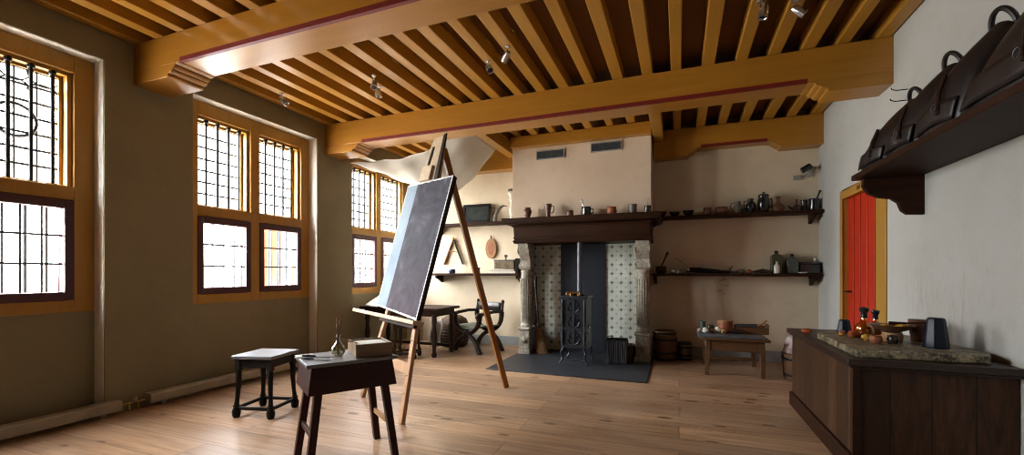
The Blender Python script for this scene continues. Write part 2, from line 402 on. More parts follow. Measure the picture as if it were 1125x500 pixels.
# ---------------------------------------------------------------- windows
def window(idx, ya, yb, motif, shutter):
    w = sempty('window_%d' % idx, (XN, ya, 0)); W = yb - ya
    XO = -.17                                  # back of the frame, local
    # columns: [.0,.12] frame, opening, mullion, opening, frame
    o1, o2, o3, o4 = .135, .735, .845, 1.452
    zl0, zl1, zu0, zu1 = .98, 1.795, 1.905, 2.845
    fr = M()
    fr.box(XO, .0, 0, o1, SILL, HEAD).box(XO, 0, o4, W, SILL, HEAD).box(XO, 0, o2, o3, SILL, HEAD)
    fr.box(XO, .0, o1, o2, SILL, zl0).box(XO, 0, o3, o4, SILL, zl0)
    fr.box(XO, .0, o1, o2, zl1, zu0).box(XO, 0, o3, o4, zl1, zu0)
    fr.box(XO, .0, o1, o2, zu1, HEAD).box(XO, 0, o3, o4, zu1, HEAD)
    fr.build('window_frame', OCHRE_Z, w, bevel=.006)
    for a, b in ((o1, o2), (o3, o4)):
        # stepped inner moulding of the fixed upper light
        t = M()
        for d, x0, x1 in ((.03, -.10, -.035), (.052, XO + .02, -.10)):
            t.box(x0, x1, a, a + d, zu0, zu1).box(x0, x1, b - d, b, zu0, zu1).box(x0, x1, a + d, b - d, zu1 - d, zu1).box(x0, x1, a + d, b - d, zu0, zu0 + d * .4)
        t.build('light_moulding', OCHRE_Z, w, bevel=.004)
        ga, gb = a + .05, b - .05
        g = M().box(-.137, -.133, ga, gb, zu0 + .01, zu1 - .045).build('glass_pane', GLASS, w)
        ld = M(); zs, ze = zu0 + .02, zu1 - .05; n = 4
        for k in range(1, n):
            y = ga + (gb - ga) * k / n
            ld.bar((-.128, y, zs), (-.128, y, ze), .019, .012)
        for k in range(0, 8):
            z = zs + (ze - zs) * k / 7; ld.bar((-.128, ga, z), (-.128, gb, z), .014, .018)
        if motif:
            yc = (ga + gb) / 2
            for zc in ((zs + ze) / 2,):
                ld.tube([(-.118, yc + .125 * math.cos(t_ * PI / 16), zc + .02 + .125 * math.sin(t_ * PI / 16)) for t_ in range(32)], .014, 5, True)
            for k in range(3):
                yk = ga + (gb - ga) * (k + .5) / 3
                ld.tube([(-.126, yk + .095 * math.cos(t_ * PI / 12), ze - .005 - .1 * math.sin(t_ * PI / 12)) for t_ in range(13)], .008, 5)
                ld.tube([(-.126, yk + .095 * math.cos(t_ * PI / 12), ze - .16 + .07 * math.sin(t_ * PI / 12)) for t_ in range(13)], .008, 5)
        ld.build('lead_lattice', LEAD, g)
        for k in range(4):
            y = a + (b - a) * (.2 + k * .205)
            mb = M().tube([(-.05, y, zu0 + .002), (-.05, y, zu1 - .02)], .0115 if idx != 1 else .014, 8)
            mb.lathe([(.004, 0), (.02, .01), (.024, .028), (.016, .045), (.004, .05)], (-.05, y, zu1 - .062), 10)
            mb.box(-.10, -.05, y - .008, y + .008, zu1 - .05, zu1 - .035)
            mb.build('iron_bar', IRON, w)
        # lower casement
        s = M(); F = .062
        s.box(-.075, .008, a, a + F, zl0, zl1).box(-.075, .008, b - F, b, zl0, zl1).box(-.075, .008, a + F, b - F, zl0, zl0 + F + .005).box(-.075, .008, a + F, b - F, zl1 - F - .01, zl1)
        s_ = s.build('casement', SASHRED, w, bevel=.008)
        g2 = M().box(-.045, -.041, a + F, b - F, zl0 + F, zl1 - F - .005).build('glass_pane', GLASS, s_)
        ld = M()
        for k in range(1, 4):
            y = a + F + (b - a - 2 * F) * k / 4; ld.bar((-.037, y, zl0 + F), (-.037, y, zl1 - F), .016, .012)
        for k in range(1, 3):
            z = zl0 + F + (zl1 - zl0 - 2 * F) * k / 3; ld.bar((-.037, a + F, z), (-.037, b - F, z), .012, .016)
        ld.build('lead_lattice', LEAD, s_)
        for k in range(4):
            y = a + (b - a) * (.2 + k * .205)
            M().tube([(-.14, y, zl0), (-.14, y, zl1)], .011, 8).build('iron_bar', IRON, w)
    if shutter:
        M().box(-.40, -.37, o3 + .30, o3 + .62, zl0 - .02, zl1 + .02).build('shutter_panel', SHUT, w, bevel=.004)
    return w
for i, (a, b) in enumerate(NICHES): window(i + 1, a, b, i == 0, i in (1, 2))

# ---------------------------------------------------------------- ceiling beams
def beam(name, y0, y1, za, zb, x0, x1, skew=0):
    """za = underside at the corbels, zb = underside of the free span"""
    b = sempty(name, (0, 0, 0))
    M().box(x0, x1, y0, y1, zb, 3.215).build('beam_body', OCHRE, b, bevel=.004)
    if x1 - x0 > 3 or x0 > -1:
        M().prism([(y0 - .001, zb - .002), (y0 - .001, zb + .035), (y0 + .03, zb - .002)], x0 + .62, x1 - .62, 'YZ').build('painted_chamfer', REDLINE, b)
    for s, xw in ((1, x0), (-1, x1)):
        def X(d): return xw + s * d
        L = .47
        p = [(0, zb), (0, za), (L - .02, za), (L, za + .012), (L, za + .03), (L + .03, za + .035), (L + .05, za + .05), (L + .05, za + .06),
             (L + .075, za + .065), (L + .09, za + .08), (L + .09, za + .09), (L + .125, za + .095), (L + .145, zb)]
        M().prism([(X(u), w_) for u, w_ in p], y0, y1, 'XZ').build('beam_corbel', OCHRE, b, bevel=.003)
    return b
beam('ceiling_beam', 2.38, 2.68, 2.86, 2.965, XL, XR)
beam('ceiling_beam', 4.60, 4.90, 2.81, 2.915, XL, XR)
beam('ceiling_beam', 6.50, 6.72, 2.83, 2.93, -.34, XR)
struct(M().box(XL, -2.37, 6.5, 6.72, 2.88, 3.215).build('ceiling_beam', OCHRE, bevel=.004))
# trimmers round the chimney
struct(M().box(-2.34, -.345, 6.02, 6.15, 3.06, 3.215).build('chimney_trimmer_beam', OCHRE, bevel=.003))
for x0, x1 in ((-2.56, -2.42), (-.33, -.20)):
    struct(M().box(x0, x1, 4.9, 6.5, 3.05, 3.215).build('ceiling_beam', OCHRE_Y, bevel=.003))
jx = [-4.44, -4.165, -3.877, -3.6, -3.312, -3.01, -2.73, -2.46, -2.21, -1.963, -1.69, -1.43, -1.165, -.884, -.6, -.305, -.022, .268, .547, .821, 1.092, 1.345, 1.63]
for i, x in enumerate(jx):
    w = .052 + .004 * math.sin(i * 2.3)
    for (a, b, tag_) in ((YF, 2.53, 0), (2.53, 4.75, 1), (4.75, 6.72, 2)):
        if tag_ == 2 and -2.36 < x < -.35: b = 6.02
        dx = .012 * math.sin(i * 1.7 + tag_ * 2)
        j = M().box(x - w + dx * .5, x + w + dx * .5, a, b, 3.215 + .004 * math.sin(i), ZC).build('ceiling_joist', OCHRE_Y, bevel=.006)
        struct(j)

# ---------------------------------------------------------------- door in the right wall
d = sempty('door_1', (XR, 0, 0))
M().box(-.015, .12, 4.72, 4.92, 0, 2.11).box(-.015, .12, 5.80, 5.88, 0, 2.11).box(-.015, .12, 4.92, 5.80, 2.015, 2.11).build('door_frame', OCHRE_Z, d, bevel=.006)
dl = M().box(.04, .085, 4.92, 5.80, .01, 2.015)
for k in range(1, 5): dl.box(.032, .04, 4.92 + k * .176 - .012, 4.92 + k * .176 + .012, .01, 2.015)
dl = dl.build('door_leaf', DOORRED, d, bevel=.004)
M().tube([(.035, 5.70, 1.0), (-.02, 5.70, 1.0), (-.02, 5.62, 1.0)], .009, 8).build('door_handle', IRON, dl)
M().box(-.021, -.015, 5.28, 5.36, 2.045, 2.085).build('brass_plate', BRASS, d)
struct(M().box(XR + .12, XR + .2, 4.6, 6.0, 0, 2.2).build('wall_behind_door', W_RIGHT))

# ---------------------------------------------------------------- chimney
struct(M().box(-2.36, -.35, 6.15, YB, 1.985, 3.21).build('chimney_breast_wall', W_CHIM, bevel=.008))
struct(M().box(-2.36, -.35, 6.12, 6.15, 3.21, ZC).build('chimney_header_beam', BOARDS))
struct(M().box(-2.22, -2.12, 6.30, YB, 0, 1.63).box(-.53, -.40, 6.30, YB, 0, 1.63).build('fireplace_side_wall', STONE))
fp = thing('fireplace', 'tiled fireplace with carved stone pillars and a heavy dark oak mantel', 'fireplace', (0, 0, 0))
M().box(-2.12, -1.69, 6.50, 6.54, 0, 1.8).build('tile_panel', TILES, fp)
M().box(-1.015, -.53, 6.50, 6.54, 0, 1.8).build('tile_panel', TILES, fp)
M().box(-1.69, -1.015, 6.47, 6.54, 0, 1.8).build('iron_fireback', FIREBACK, fp, bevel=.004)
mt = M()
prof = [(1.63, 0), (1.655, .014), (1.67, .014), (1.678, 0.0), (1.70, .0), (1.705, .01), (1.72, .01), (1.725, .0), (1.86, .006), (1.866, .02), (1.88, .024), (1.884, .045), (1.895, .075), (1.90, .095), (1.905, .118), (1.92, .122), (1.925, .135), (1.972, .14), (1.985, .135)]
vs = []
for z, o in prof: vs += [(-2.25 - o, 5.93 - o, z), (-.36 + o, 5.93 - o, z), (-.36 + o, YB - .03, z), (-2.25 - o, YB - .03, z)]
fs = [(0, 1, 2, 3), tuple(len(vs) - 4 + k for k in range(4))]
for i in range(len(prof) - 1):
    for k in range(4): fs.append((i * 4 + k, i * 4 + (k + 1) % 4, i * 4 + 4 + (k + 1) % 4, i * 4 + 4 + k))
mt.add(vs, fs); mt.build('mantel', MANTELW, fp, ang=20)
def pillar(x, w):
    p = M()
    p.box(x - w * .5, x + w * .5, 6.0, 6.3, 0, .08).box(x - w * .43, x + w * .43, 6.02, 6.3, .08, .36).box(x - w * .5, x + w * .5, 6.0, 6.3, .36, .40)
    b = p.build('pillar', STONE, fp, bevel=.012)
    q = M().lathe([(.085, .40), (.088, .43), (.07, .45), (.075, .6), (.085, .85), (.088, 1.05), (.075, 1.2), (.085, 1.22), (.075, 1.25)], (x, 6.13, 0), 18)
    for k in range(8):
        a = -PI / 2 + (k - 3.5) * .35
        q.tube([(x + .078 * math.cos(a), 6.13 + .078 * math.sin(a), .48), (x + .09 * math.cos(a), 6.13 + .09 * math.sin(a), 1.12)], .009, 6)
    q.build('fluted_shaft', STONE, b)
    r = M()
    pr = [(6.27, 1.25), (6.06, 1.25), (6.035, 1.29), (6.06, 1.34), (6.075, 1.38), (6.05, 1.43), (6.0, 1.47), (5.97, 1.53), (5.965, 1.59), (5.96, 1.63), (6.27, 1.63)]
    r.prism(pr, x - w * .42, x + w * .42, 'YZ')
    for zc, rr, yy in ((1.30, .045, 6.08), (1.53, .06, 6.02)):
        for sx in (-1, 1): r.lathe([(rr, 0), (rr, .012), (rr * .6, .016), (rr * .5, .024), (.005, .026)], (x + sx * w * .42, yy, zc), 14, mtx=Matrix.Rotation(sx * PI / 2, 4, 'Y'))
    r.build('scroll_bracket', STONE, b, bevel=.006)
    s = M().lathe([(.055, 0), (.06, .012), (.035, .02), (.03, .035), (.004, .04)], (x, 6.02, .22), 8, mtx=Matrix.Rotation(PI / 2, 4, 'X'))
    s.build('carved_rosette', STONE, b)
pillar(-2.125, .185); pillar(-.455, .21)
struct(M().box(-2.24, -.33, 4.92, 6.5, 0, .014).build('floor_hearth_slab', BLUESTONE, bevel=.004), 'dark bluestone hearth slab let onto the boards')
for i, (x0, x1) in enumerate(((-1.975, -1.545), (-1.17, -.735))):
    v = thing('air_vent', ('grey slatted air vent on the chimney breast, above the jug with a looped rod' if 0 else ('grey slatted vent high on the chimney, the one nearer the windows', 'grey slatted vent high on the chimney, the one nearer the red door')[i]), 'vent', ((x0 + x1) / 2, 6.15, 2.875 + i * .03), 0, 'vents on the chimney breast')
    h = (x1 - x0) / 2
    M().box(-h, h, -.02, 0, 0, .012).box(-h, h, -.02, 0, .118, .13).box(-h, -h + .012, -.02, 0, .012, .118).box(h - .012, h, -.02, 0, .012, .118).build('vent_frame', GREYWHITE, v)
    g = M().box(-h + .01, h - .01, -.004, 0, .01, .12)
    for k in range(7): g.box(-h + .012, h - .012, -.016, -.004, .018 + k * .0145, .024 + k * .0145)
    g.build('vent_slats', GRILLE, v)

# stove
st = thing('iron_stove', 'tall narrow black cast iron stove standing in the tiled fireplace', 'stove', (-1.28, 5.55, .014))
b = M().box(-.165, .165, 0, .40, .19, .86)
b.build('stove_body', CASTIRON, st, bevel=.01)
fr = M()
for z in (.22, .45, .66, .84): fr.box(-.17, .17, -.018, .0, z, z + .022)
for x in (-.17, .15): fr.box(x, x + .022, -.02, .0, .22, .86)
fr.box(-.018, .018, -.016, 0, .24, .84)
for x in (-.145, .145):
    fr.tube([(x, -.012, .24), (x, -.022, .35), (x, -.012, .45), (x, -.022, .6), (x, -.014, .84)], [.012, .016, .010, .015, .012], 8)
for cz, hh in ((.75, .08), (.56, .09), (.34, .09)):
    for sx in (-1, 1):
        fr.tube([(sx * .005, -.008, cz - hh), (sx * .06, -.012, cz - hh * .7), (sx * .085, -.010, cz - hh * .1), (sx * .045, -.014, cz + hh * .2), (sx * .03, -.010, cz - hh * .2), (sx * .06, -.012, cz + hh * .5), (sx * .02, -.012, cz + hh * .9)], [.008, .009, .008, .007, .006, .008, .006], 6)
    fr.lathe([(.022, 0), (.016, .012), (.003, .018)], (0, -.002, cz), 8, mtx=Matrix.Rotation(PI / 2, 4, 'X'))
fr.build('relief_front', CASTIRON, st)
M().box(-.185, .185, -.03, .42, .86, .885).lathe([(.10, .885), (.115, .9), (.08, .915), (.085, .93), (.05, .94)], (0, .16, 0), 20).build('stove_top', CASTIRON, st, bevel=.005)
M().tube([(-.10, .03, .895), (-.10, .03, .93), (.07, .03, .93), (.07, .03, .895)], .012, 8).lathe([(.03, .89), (.034, .91), (.02, .93), (.004, .935)], (-.04, .06, 0), 14).lathe([(.026, .89), (.03, .91), (.02, .925), (.004, .93)], (.06, .06, 0), 14).build('brass_rail', BRASS, st)
M().tube([(.16, .05, .40), (.20, .04, .40), (.20, .04, .47)], .008, 6).lathe([(.012, 0), (.018, .01), (.018, .03), (.01, .04)], (.20, .04, .47), 10).build('door_latch', CHROME, st)
M().box(-.15, .15, .02, .38, .17, .222).build('ash_pan', CASTIRON, st, bevel=.005)
for sx in (-1, 1):
    for y in (.0, .39):
        M().tube([(sx * .13, y, .22), (sx * .16, y - .01, .15), (sx * .145, y, .08), (sx * .165, y - .01, .03), (sx * .185, y - .02, .008)], [.022, .018, .013, .012, .016], 8).build('stove_leg', CASTIRON, st)
M().tube([(-.16, -.0, .05), (.16, -.0, .05)], .008, 6).build('foot_rail', CASTIRON, st)
pp = M().tube([(-.015, .45, .885 - .05), (-.015, .45, 1.66)], .036, 16)
pp.tube([(-.015, .36, .8), (-.015, .45, .8), (-.015, .45, .86)], .036, 14)
pp.build('stove_pipe', STEEL, st)

# coal scuttle and broom
cs = thing('coal_scuttle', 'ribbed dark metal coal bin with a loop handle beside the stove', 'bin', (-.76, 5.82, .014), R(8))
cb = M().lathe([(.165, 0), (.17, .02), (.195, .30), (.20, .32), (.185, .32), (.165, .05), (.01, .04)], (0, 0, 0), 4, 1.0, .8, rot=PI / 4)
cb.build('bin_body', CASTIRON, cs, bevel=.01)
rb = M()
for k in range(9):
    x = -.105 + k * .026; rb.tube([(x, -.098, .02), (x * 1.15, -.115, .30)], .0055, 6)
for k in range(6):
    y = -.07 + k * .028
    for sx in (-1, 1): rb.tube([(sx * .12, y, .02), (sx * .140, y * 1.1, .30)], .0055, 6)
rb.build('bin_ribs', STEEL, cs)
M().tube([(-.12 + .035 - .05 * math.cos(t * PI / 8), -.02, .29 + .07 * math.sin(t * PI / 8)) for t in range(9)], .006, 6).build('handle', STEEL, cs)
bk = thing('coal_basket', 'low black basket of coal behind the ribbed coal bin', 'basket', (-.66, 6.12, .014), 0)
M().lathe([(.10, 0), (.12, .2), (.126, .21), (.11, .21), (.09, .1), (.01, .09)], (0, 0, 0), 16).build('basket_body', WICKER, bk)
M().blob((-.03, 0, .17), .05, 3).blob((.04, .02, .17), .05, 5).build('coal', IRON, bk)
br = thing('broom', 'straw hearth broom leaning upright against the fireplace tiles', 'broom', (-1.90, 6.16, .014), 0)
M().tube([(-.07, .07, .42), (-.155, .17, 1.08)], .016, 8).build('broom_handle', DARKOAK_Z, br)
sh_ = Matrix(((1, 0, -.16, 0), (0, 1, .16, 0), (0, 0, 1, 0), (0, 0, 0, 1)))
bm = M().lathe([(.105, .0), (.11, .02), (.085, .16), (.06, .30), (.035, .42), (.022, .46)], (0, 0, 0), 18, 1.0, .5, mtx=sh_)
for k in range(30):
    a = 2 * PI * k / 30; bm.tube([(.105 * math.cos(a), .055 * math.sin(a), .0), (.04 * math.cos(a) - .064, .025 * math.sin(a) + .064, .40)], .006, 4)
bm.build('bristles', STRAW, br)
M().lathe([(.044, .37), (.046, .39), (.04, .41)], (0, 0, 0), 14, 1, .8, mtx=sh_).build('binding', DARKOAK_Z, br)
pk = M().tube([(-2.04, 6.36, .014), (-2.06, 6.40, .6), (-2.08, 6.48, 1.15)], .008, 6).build('fire_poker', IRON)
tag(pk, 'thin black poker propped upright behind the straw broom', 'poker')

# ---------------------------------------------------------------- small pots: generic lathe items
def hollow(prof, t=.006):
    inner = [(max(r - t, .002), z) for r, z in reversed(prof)]
    inner = [(r, max(z, prof[0][1] + t)) for r, z in inner]
    return [(.002, prof[0][1])] + prof + inner + [(.002, prof[0][1] + t)]
def pot(name, label, cat, loc, prof, m, group=None, handle=None, spout=None, lid=None, seg=20, sx=1, sy=1, rotz=0, hm=None):
    t = thing(name, label, cat, loc, rotz, group)
    M().lathe(hollow(prof) if not lid else prof, (0, 0, 0), seg, sx, sy).build('pot_body', m, t)
    if handle:
        r0, z0, z1, out = handle
        M().tube([(r0 * .9, 0, z0), (r0 + out * .8, 0, z0 + (z1 - z0) * .15), (r0 + out, 0, (z0 + z1) / 2), (r0 + out * .8, 0, z1 - (z1 - z0) * .08), (r0 * .75, 0, z1)], [.007, .008, .008, .007, .006], 8).build('handle', hm or m, t)
    if spout:
        r0, z0, l = spout
        M().tube([(-r0 * .8, 0, z0), (-r0 - l * .6, 0, z0 + l * .4), (-r0 - l, 0, z0 + l)], [.014, .011, .008], 8).build('spout', m, t)
    if lid:
        r, z = lid; M().lathe([(r, z), (r * 1.05, z + .008), (r * .7, z + .022), (.012, z + .028), (.018, z + .042), (.004, z + .05)], (0, 0, 0), seg, sx, sy).build('lid', hm or m, t)
    return t
def S(prof, r, h): return [(a * r, b * h) for a, b in prof]
JUG = [(.55, 0), (.6, .03), (.9, .3), (1, .45), (.9, .62), (.55, .8), (.5, .88), (.62, 1)]
VASE = [(.45, 0), (.5, .05), (.85, .45), (1, .68), (.8, .85), (.62, .92), (.72, 1)]
MUG = [(.9, 0), (.95, .05), (.88, .5), (.92, .9), (1, 1)]
BOWL = [(.4, 0), (.45, .06), (.8, .5), (.95, .85), (1, 1)]
POT = [(.7, 0), (.8, .06), (1, .45), (.95, .75), (.82, .88), (.92, 1)]
BOTTLE = [(.8, 0), (.98, .05), (1, .55), (.85, .68), (.38, .78), (.3, .9), (.38, .93), (.36, 1)]
FLASK = [(.5, 0), (.8, .06), (1, .28), (.85, .45), (.35, .6), (.24, .72), (.24, .9), (.45, 1)]
CAN = [(1, 0), (1, .7), (.92, .78), (.4, .84), (.34, .97), (.42, 1)]
ZM = 1.986
pot('earthen_vase', 'bulbous brown clay vase at the window end of the mantel', 'vase', (-2.06, 5.99, ZM), S(VASE, .062, .165), EARTH)
pot('clay_tankard', 'tall narrow brown tankard with a handle, second on the mantel', 'tankard', (-1.75, 5.99, ZM), S([(.55, 0), (.6, .04), (.55, .3), (.75, .7), (1, .98), (1, 1)], .056, .20), EARTH, handle=(.045, .07, .175, .045))
pot('clay_cup', 'small brown cup between the tankard and the black pot', 'cup', (-1.43, 5.99, ZM), S(POT, .05, .09), EARTH)
pot('clay_bowl', 'round terracotta bowl standing alone on the mantel', 'bowl', (-.85, 5.99, ZM), S(POT, .065, .11), TERRA)
pot('stoneware_jar', 'grey brown stoneware jar, between terracotta bowl and cup with stick', 'jar', (-.575, 5.99, ZM), S(MUG, .055, .13), GREYPOT)
t = pot('black_pot', 'black glazed pot with a curled ladle, mid mantel', 'pot', (-1.20, 5.99, ZM), S(MUG, .068, .13), BLACKPOT, handle=(.062, .03, .10, .035))
M().tube([(-.05, 0, .01), (-.05, 0, .19)] + [(-.05 - .025 * math.sin(k * PI / 5), 0, .215 - .025 * math.cos(k * PI / 5)) for k in range(9)], .006, 6).build('ladle', CHROME, t)
t = pot('metal_cup', 'dark cup holding a thin upright stick at the mantel end', 'cup', (-.385, 5.99, ZM), S(MUG, .045, .10), EARTH2)
M().tube([(.0, 0, .01), (.005, 0, .21)], .004, 6).build('stick', DARKOAK_Z, t)

# ---------------------------------------------------------------- wall shelves
def shelf(label, x0, x1, z, y0=6.45, bracks=(), m=DARKOAK, lip=.0):
    s = thing('wall_shelf', label, 'shelf', (0, 0, 0), 0, 'wall shelves on the back wall')
    M().box(x0, x1, y0, YB, z - .038, z).build('shelf_board', m, s, bevel=.004)
    for x in bracks:
        p = [(YB, z - .038), (y0 + .03, z - .038), (y0 + .03, z - .075), (y0 + .07, z - .095), (y0 + .12, z - .10), (YB - .04, z - .15), (YB, z - .16)]
        M().prism(p, x - .02, x + .02, 'YZ').build('shelf_bracket', m, s, bevel=.004)
    return s
ZU, ZL = 2.0, 1.195
shelf('dark oak shelf high beyond the mantel, crowded with pots and jugs', -.33, 1.69, ZU, 6.47, (1.6,))
shelf('dark oak shelf below the pot shelf, holding clubs, shells and green flasks', -.36, 1.68, ZL, 6.47, (-.32, 1.61))
shelf('upper oak shelf beside the chimney with a framed picture on it', -4.0, -2.39, 2.035, 6.47, (-3.9,))
shelf('lower oak shelf behind the easel with a box and books', -4.0, -2.39, 1.195, 6.47, (-3.9, -2.42))

# things on the upper alcove shelf
y_ = 6.58
for x, r, h, lab in ((-.24, .075, .075, 'dark brown bowl at the mantel end of the high pot shelf'), (-.06, .07, .062, 'smallest dark bowl, second on the high pot shelf'), (.12, .078, .075, 'wide rimmed dark bowl, third on the high pot shelf')):
    pot('dark_bowl', lab, 'bowl', (x, y_, ZU), S(BOWL, r, h), EARTH2, 'dark bowls on the high shelf')
pot('brown_crock', 'short straight brown crock between the dark bowls and a squat pot', 'crock', (.365, y_, ZU), S(MUG, .055, .10), EARTH)
pot('squat_pot', 'squat round brown pot before the cluster of black jugs', 'pot', (.545, y_, ZU), S(POT, .082, .10), EARTH)
pot('glazed_jug', 'grey glazed jug with curved handle beside the black jugs', 'jug', (.745, y_, ZU), S(JUG, .062, .165), GREYPOT, handle=(.05, .06, .15, .04), rotz=PI)
pot('black_jug', 'black glazed jug with rounded belly beside the tall lidded pot', 'jug', (.895, y_, ZU), S(JUG, .062, .19), BLACKPOT, handle=(.05, .06, .17, .03), rotz=PI)
pot('lidded_pot', 'tallest black lidded pot on the high shelf', 'pot', (1.045, y_ - .01, ZU), S(POT, .072, .225), BLACKPOT, handle=(.06, .06, .19, .04), lid=(.062, .225))
pot('clay_flask', 'brown round bellied flask with narrow neck beside the tallest pot', 'flask', (1.215, y_, ZU), S(FLASK, .078, .20), EARTH)
pot('oil_funnel', 'small dark spouted can with pointed top near the shelf end', 'can', (1.425, y_, ZU), S([(1, 0), (1, .25), (.6, .45), (.2, .6), (.16, .95), (.1, 1)], .055, .16), EARTH2, spout=(.045, .03, .05))
pot('dark_beaker', 'dark beaker just before the pestle jar', 'beaker', (1.515, y_ + .04, ZU), S(MUG, .042, .145), EARTH2)
t = pot('mortar', 'dark jar with a long pestle leaning out, at the shelf end', 'mortar', (1.615, y_, ZU), S(MUG, .065, .15), BLACKPOT)
M().tube([(-.02, 0, .02), (.05, -.02, .22), (.062, -.02, .25)], [.008, .010, .016], 8).build('pestle', DARKOAK_Z, t)

# things on the lower alcove shelf
t = thing('wooden_mallet', 'wooden mallet with its handle up, at the chimney end', 'mallet', (-.24, 6.56, ZL))
M().lathe([(.04, -.07), (.052, -.05), (.052, .05), (.04, .07)], (0, 0, .052), 16, mtx=Matrix.Rotation(PI / 2, 4, 'Y')).build('mallet_head', DARKOAK, t)
M().tube([(0, 0, .09), (.06, .0, .23), (.09, .0, .30)], [.010, .011, .018], 8).build('handle', DARKOAK_Z, t)
for x, r, lab in ((-.085, .028, 'white shell beside the mallet'), (-.01, .026, 'second white shell from the mallet'), (.05, .024, 'flat pale shell by the dark scabbard')):
    o = M().blob((0, 0, r * .85), r, int(x * 50), .4, sz=.85, sx=1.2).build('sea_shell', WHITEPOT, loc=(x, 6.56, ZL)); tag(o, lab + ' on the lower shelf', 'shell', 'shells on the lower shelf')
t = thing('wooden_club', 'long dark tapering wooden club lying along the lower shelf', 'club', (.05, 6.55, ZL))
M().tube([(.06, 0, .055), (.20, 0, .045), (.48, .0, .026), (.60, .0, .018)], [.032, .038, .022, .014], 12).build('club_shaft', BLACKWOOD, t)
M().tube([(.07, 0, .09), (-.02, .04, .16), (-.10, .07, .225)], .004, 6).build('thin_rod', STEEL, t)
M().tube([(.055, 0, .055), (.085, 0, .053)], .041, 12).build('metal_collar', CHROME, t)
t = thing('antler', 'greyish forked antler lying mid shelf above the hanging scales', 'antler', (.66, 6.62, ZL))
M().tube([(-.14, 0, .018), (-.05, 0, .03), (.05, .02, .02), (.2, .0, .018)], [.014, .018, .015, .01], 8).tube([(-.02, 0, .03), (.0, -.02, .075), (.03, 0, .10)], [.014, .01, .005], 8).tube([(.06, 0, .02), (.11, 0, .055)], [.012, .005], 8).build('antler_branch', GREYPOT, t)
for x, m_, lab in ((.87, TERRA, 'small reddish shell lying on the shelf past the antler'), (.79, GREYPOT, 'small grey stone lying beside the reddish shell')):
    o = M().blob((0, 0, .026), .032, int(x * 90), .4, sz=.8, sx=1.3).build('found_stone', m_, loc=(x, 6.55, ZL)); tag(o, lab, 'stone')
o = M().tube([(-.12, 0, .02), (.0, 0, .035), (.12, 0, .018)], [.01, .032, .008], 10).build('dried_gourd', EARTH2, loc=(1.03, 6.52, ZL)); tag(o, 'dark narrow dried gourd lying before the olive flask', 'gourd')
t = thing('square_flask', 'tall olive green square flask with a stopper on the lower shelf', 'flask', (1.20, 6.62, ZL))
M().lathe([(.085, 0), (.088, .01), (.088, .22), (.07, .245), (.03, .255), (.028, .27)], (0, 0, 0), 4, rot=PI / 4).build('flask_body', GREENPOT, t, bevel=.01)
M().lathe([(.022, .265), (.026, .285), (.016, .30)], (0, 0, 0), 10).build('stopper', EARTH2, t)
pot('white_bottle', 'small white glazed bottle standing in front of the olive flask', 'bottle', (1.185, 6.50, ZL), S(BOTTLE, .034, .155), WHITEPOT)
t = thing('glass_case_flask', 'grey green squat flask with a dark stopper, beside the olive one', 'flask', (1.375, 6.60, ZL))
M().lathe([(.088, 0), (.092, .01), (.092, .15), (.07, .195), (.03, .21), (.025, .225)], (0, 0, 0), 4, rot=PI / 4).build('flask_body', TEALPOT, t, bevel=.012)
M().lathe([(.018, .22), (.024, .24), (.012, .255)], (.0, 0, 0), 10).build('stopper', BLACKPOT, t)
t = thing('black_box', 'black rectangular chest at the corner end of the lower shelf', 'box', (1.555, 6.59, ZL))
M().box(-.10, .11, -.07, .07, 0, .115).build('box_body', BLACKPOT, t, bevel=.006)
M().box(-.105, .115, -.075, .075, .118, .145).build('box_lid', BLACKPOT, t, bevel=.006)
o = M().lathe([(.03, 0), (.055, .012), (.06, .018), (.05, .016), (.01, .008)], (0, 0, 0), 16).build('white_saucer', WHITEPOT, loc=(1.47, 6.495, ZL)); tag(o, 'shallow white saucer lying before the black chest', 'saucer')
t = pot('green_glass', 'thin pale green glass on top of the black chest', 'glass', (1.625, 6.59, ZL + .146), S(MUG, .02, .075), CLEARG)
# balance scales hanging under the shelf
t = thing('balance_scales', 'small brass balance scales hanging below the lower shelf', 'scales', (.565, 6.49, ZL - .038))
M().tube([(0, 0, 0), (0, 0, -.05)], .0025, 5).tube([(-.055, 0, -.075), (0, 0, -.05), (.035, 0, -.035)], .0035, 6).build('balance_beam', IRON, t)
for s_, z0, z1 in ((-.055, -.075, -.20), (.04, -.038, -.13)):
    M().lathe([(.004, -.006), (.03, .0), (.036, .007), (.03, .005), (.004, .0)], (s_, 0, z1), 14).tube([(s_, 0, z0), (s_ - .03, 0, z1 + .004)], .0016, 4).tube([(s_, 0, z0), (s_ + .03, 0, z1 + .004)], .0016, 4).build('scale_pan', BRASS, t)
M().tube([(-.005, 0, -.20), (.0, 0, -.245), (.01, 0, -.25)], .004, 5).build('hook', BRASS, t)

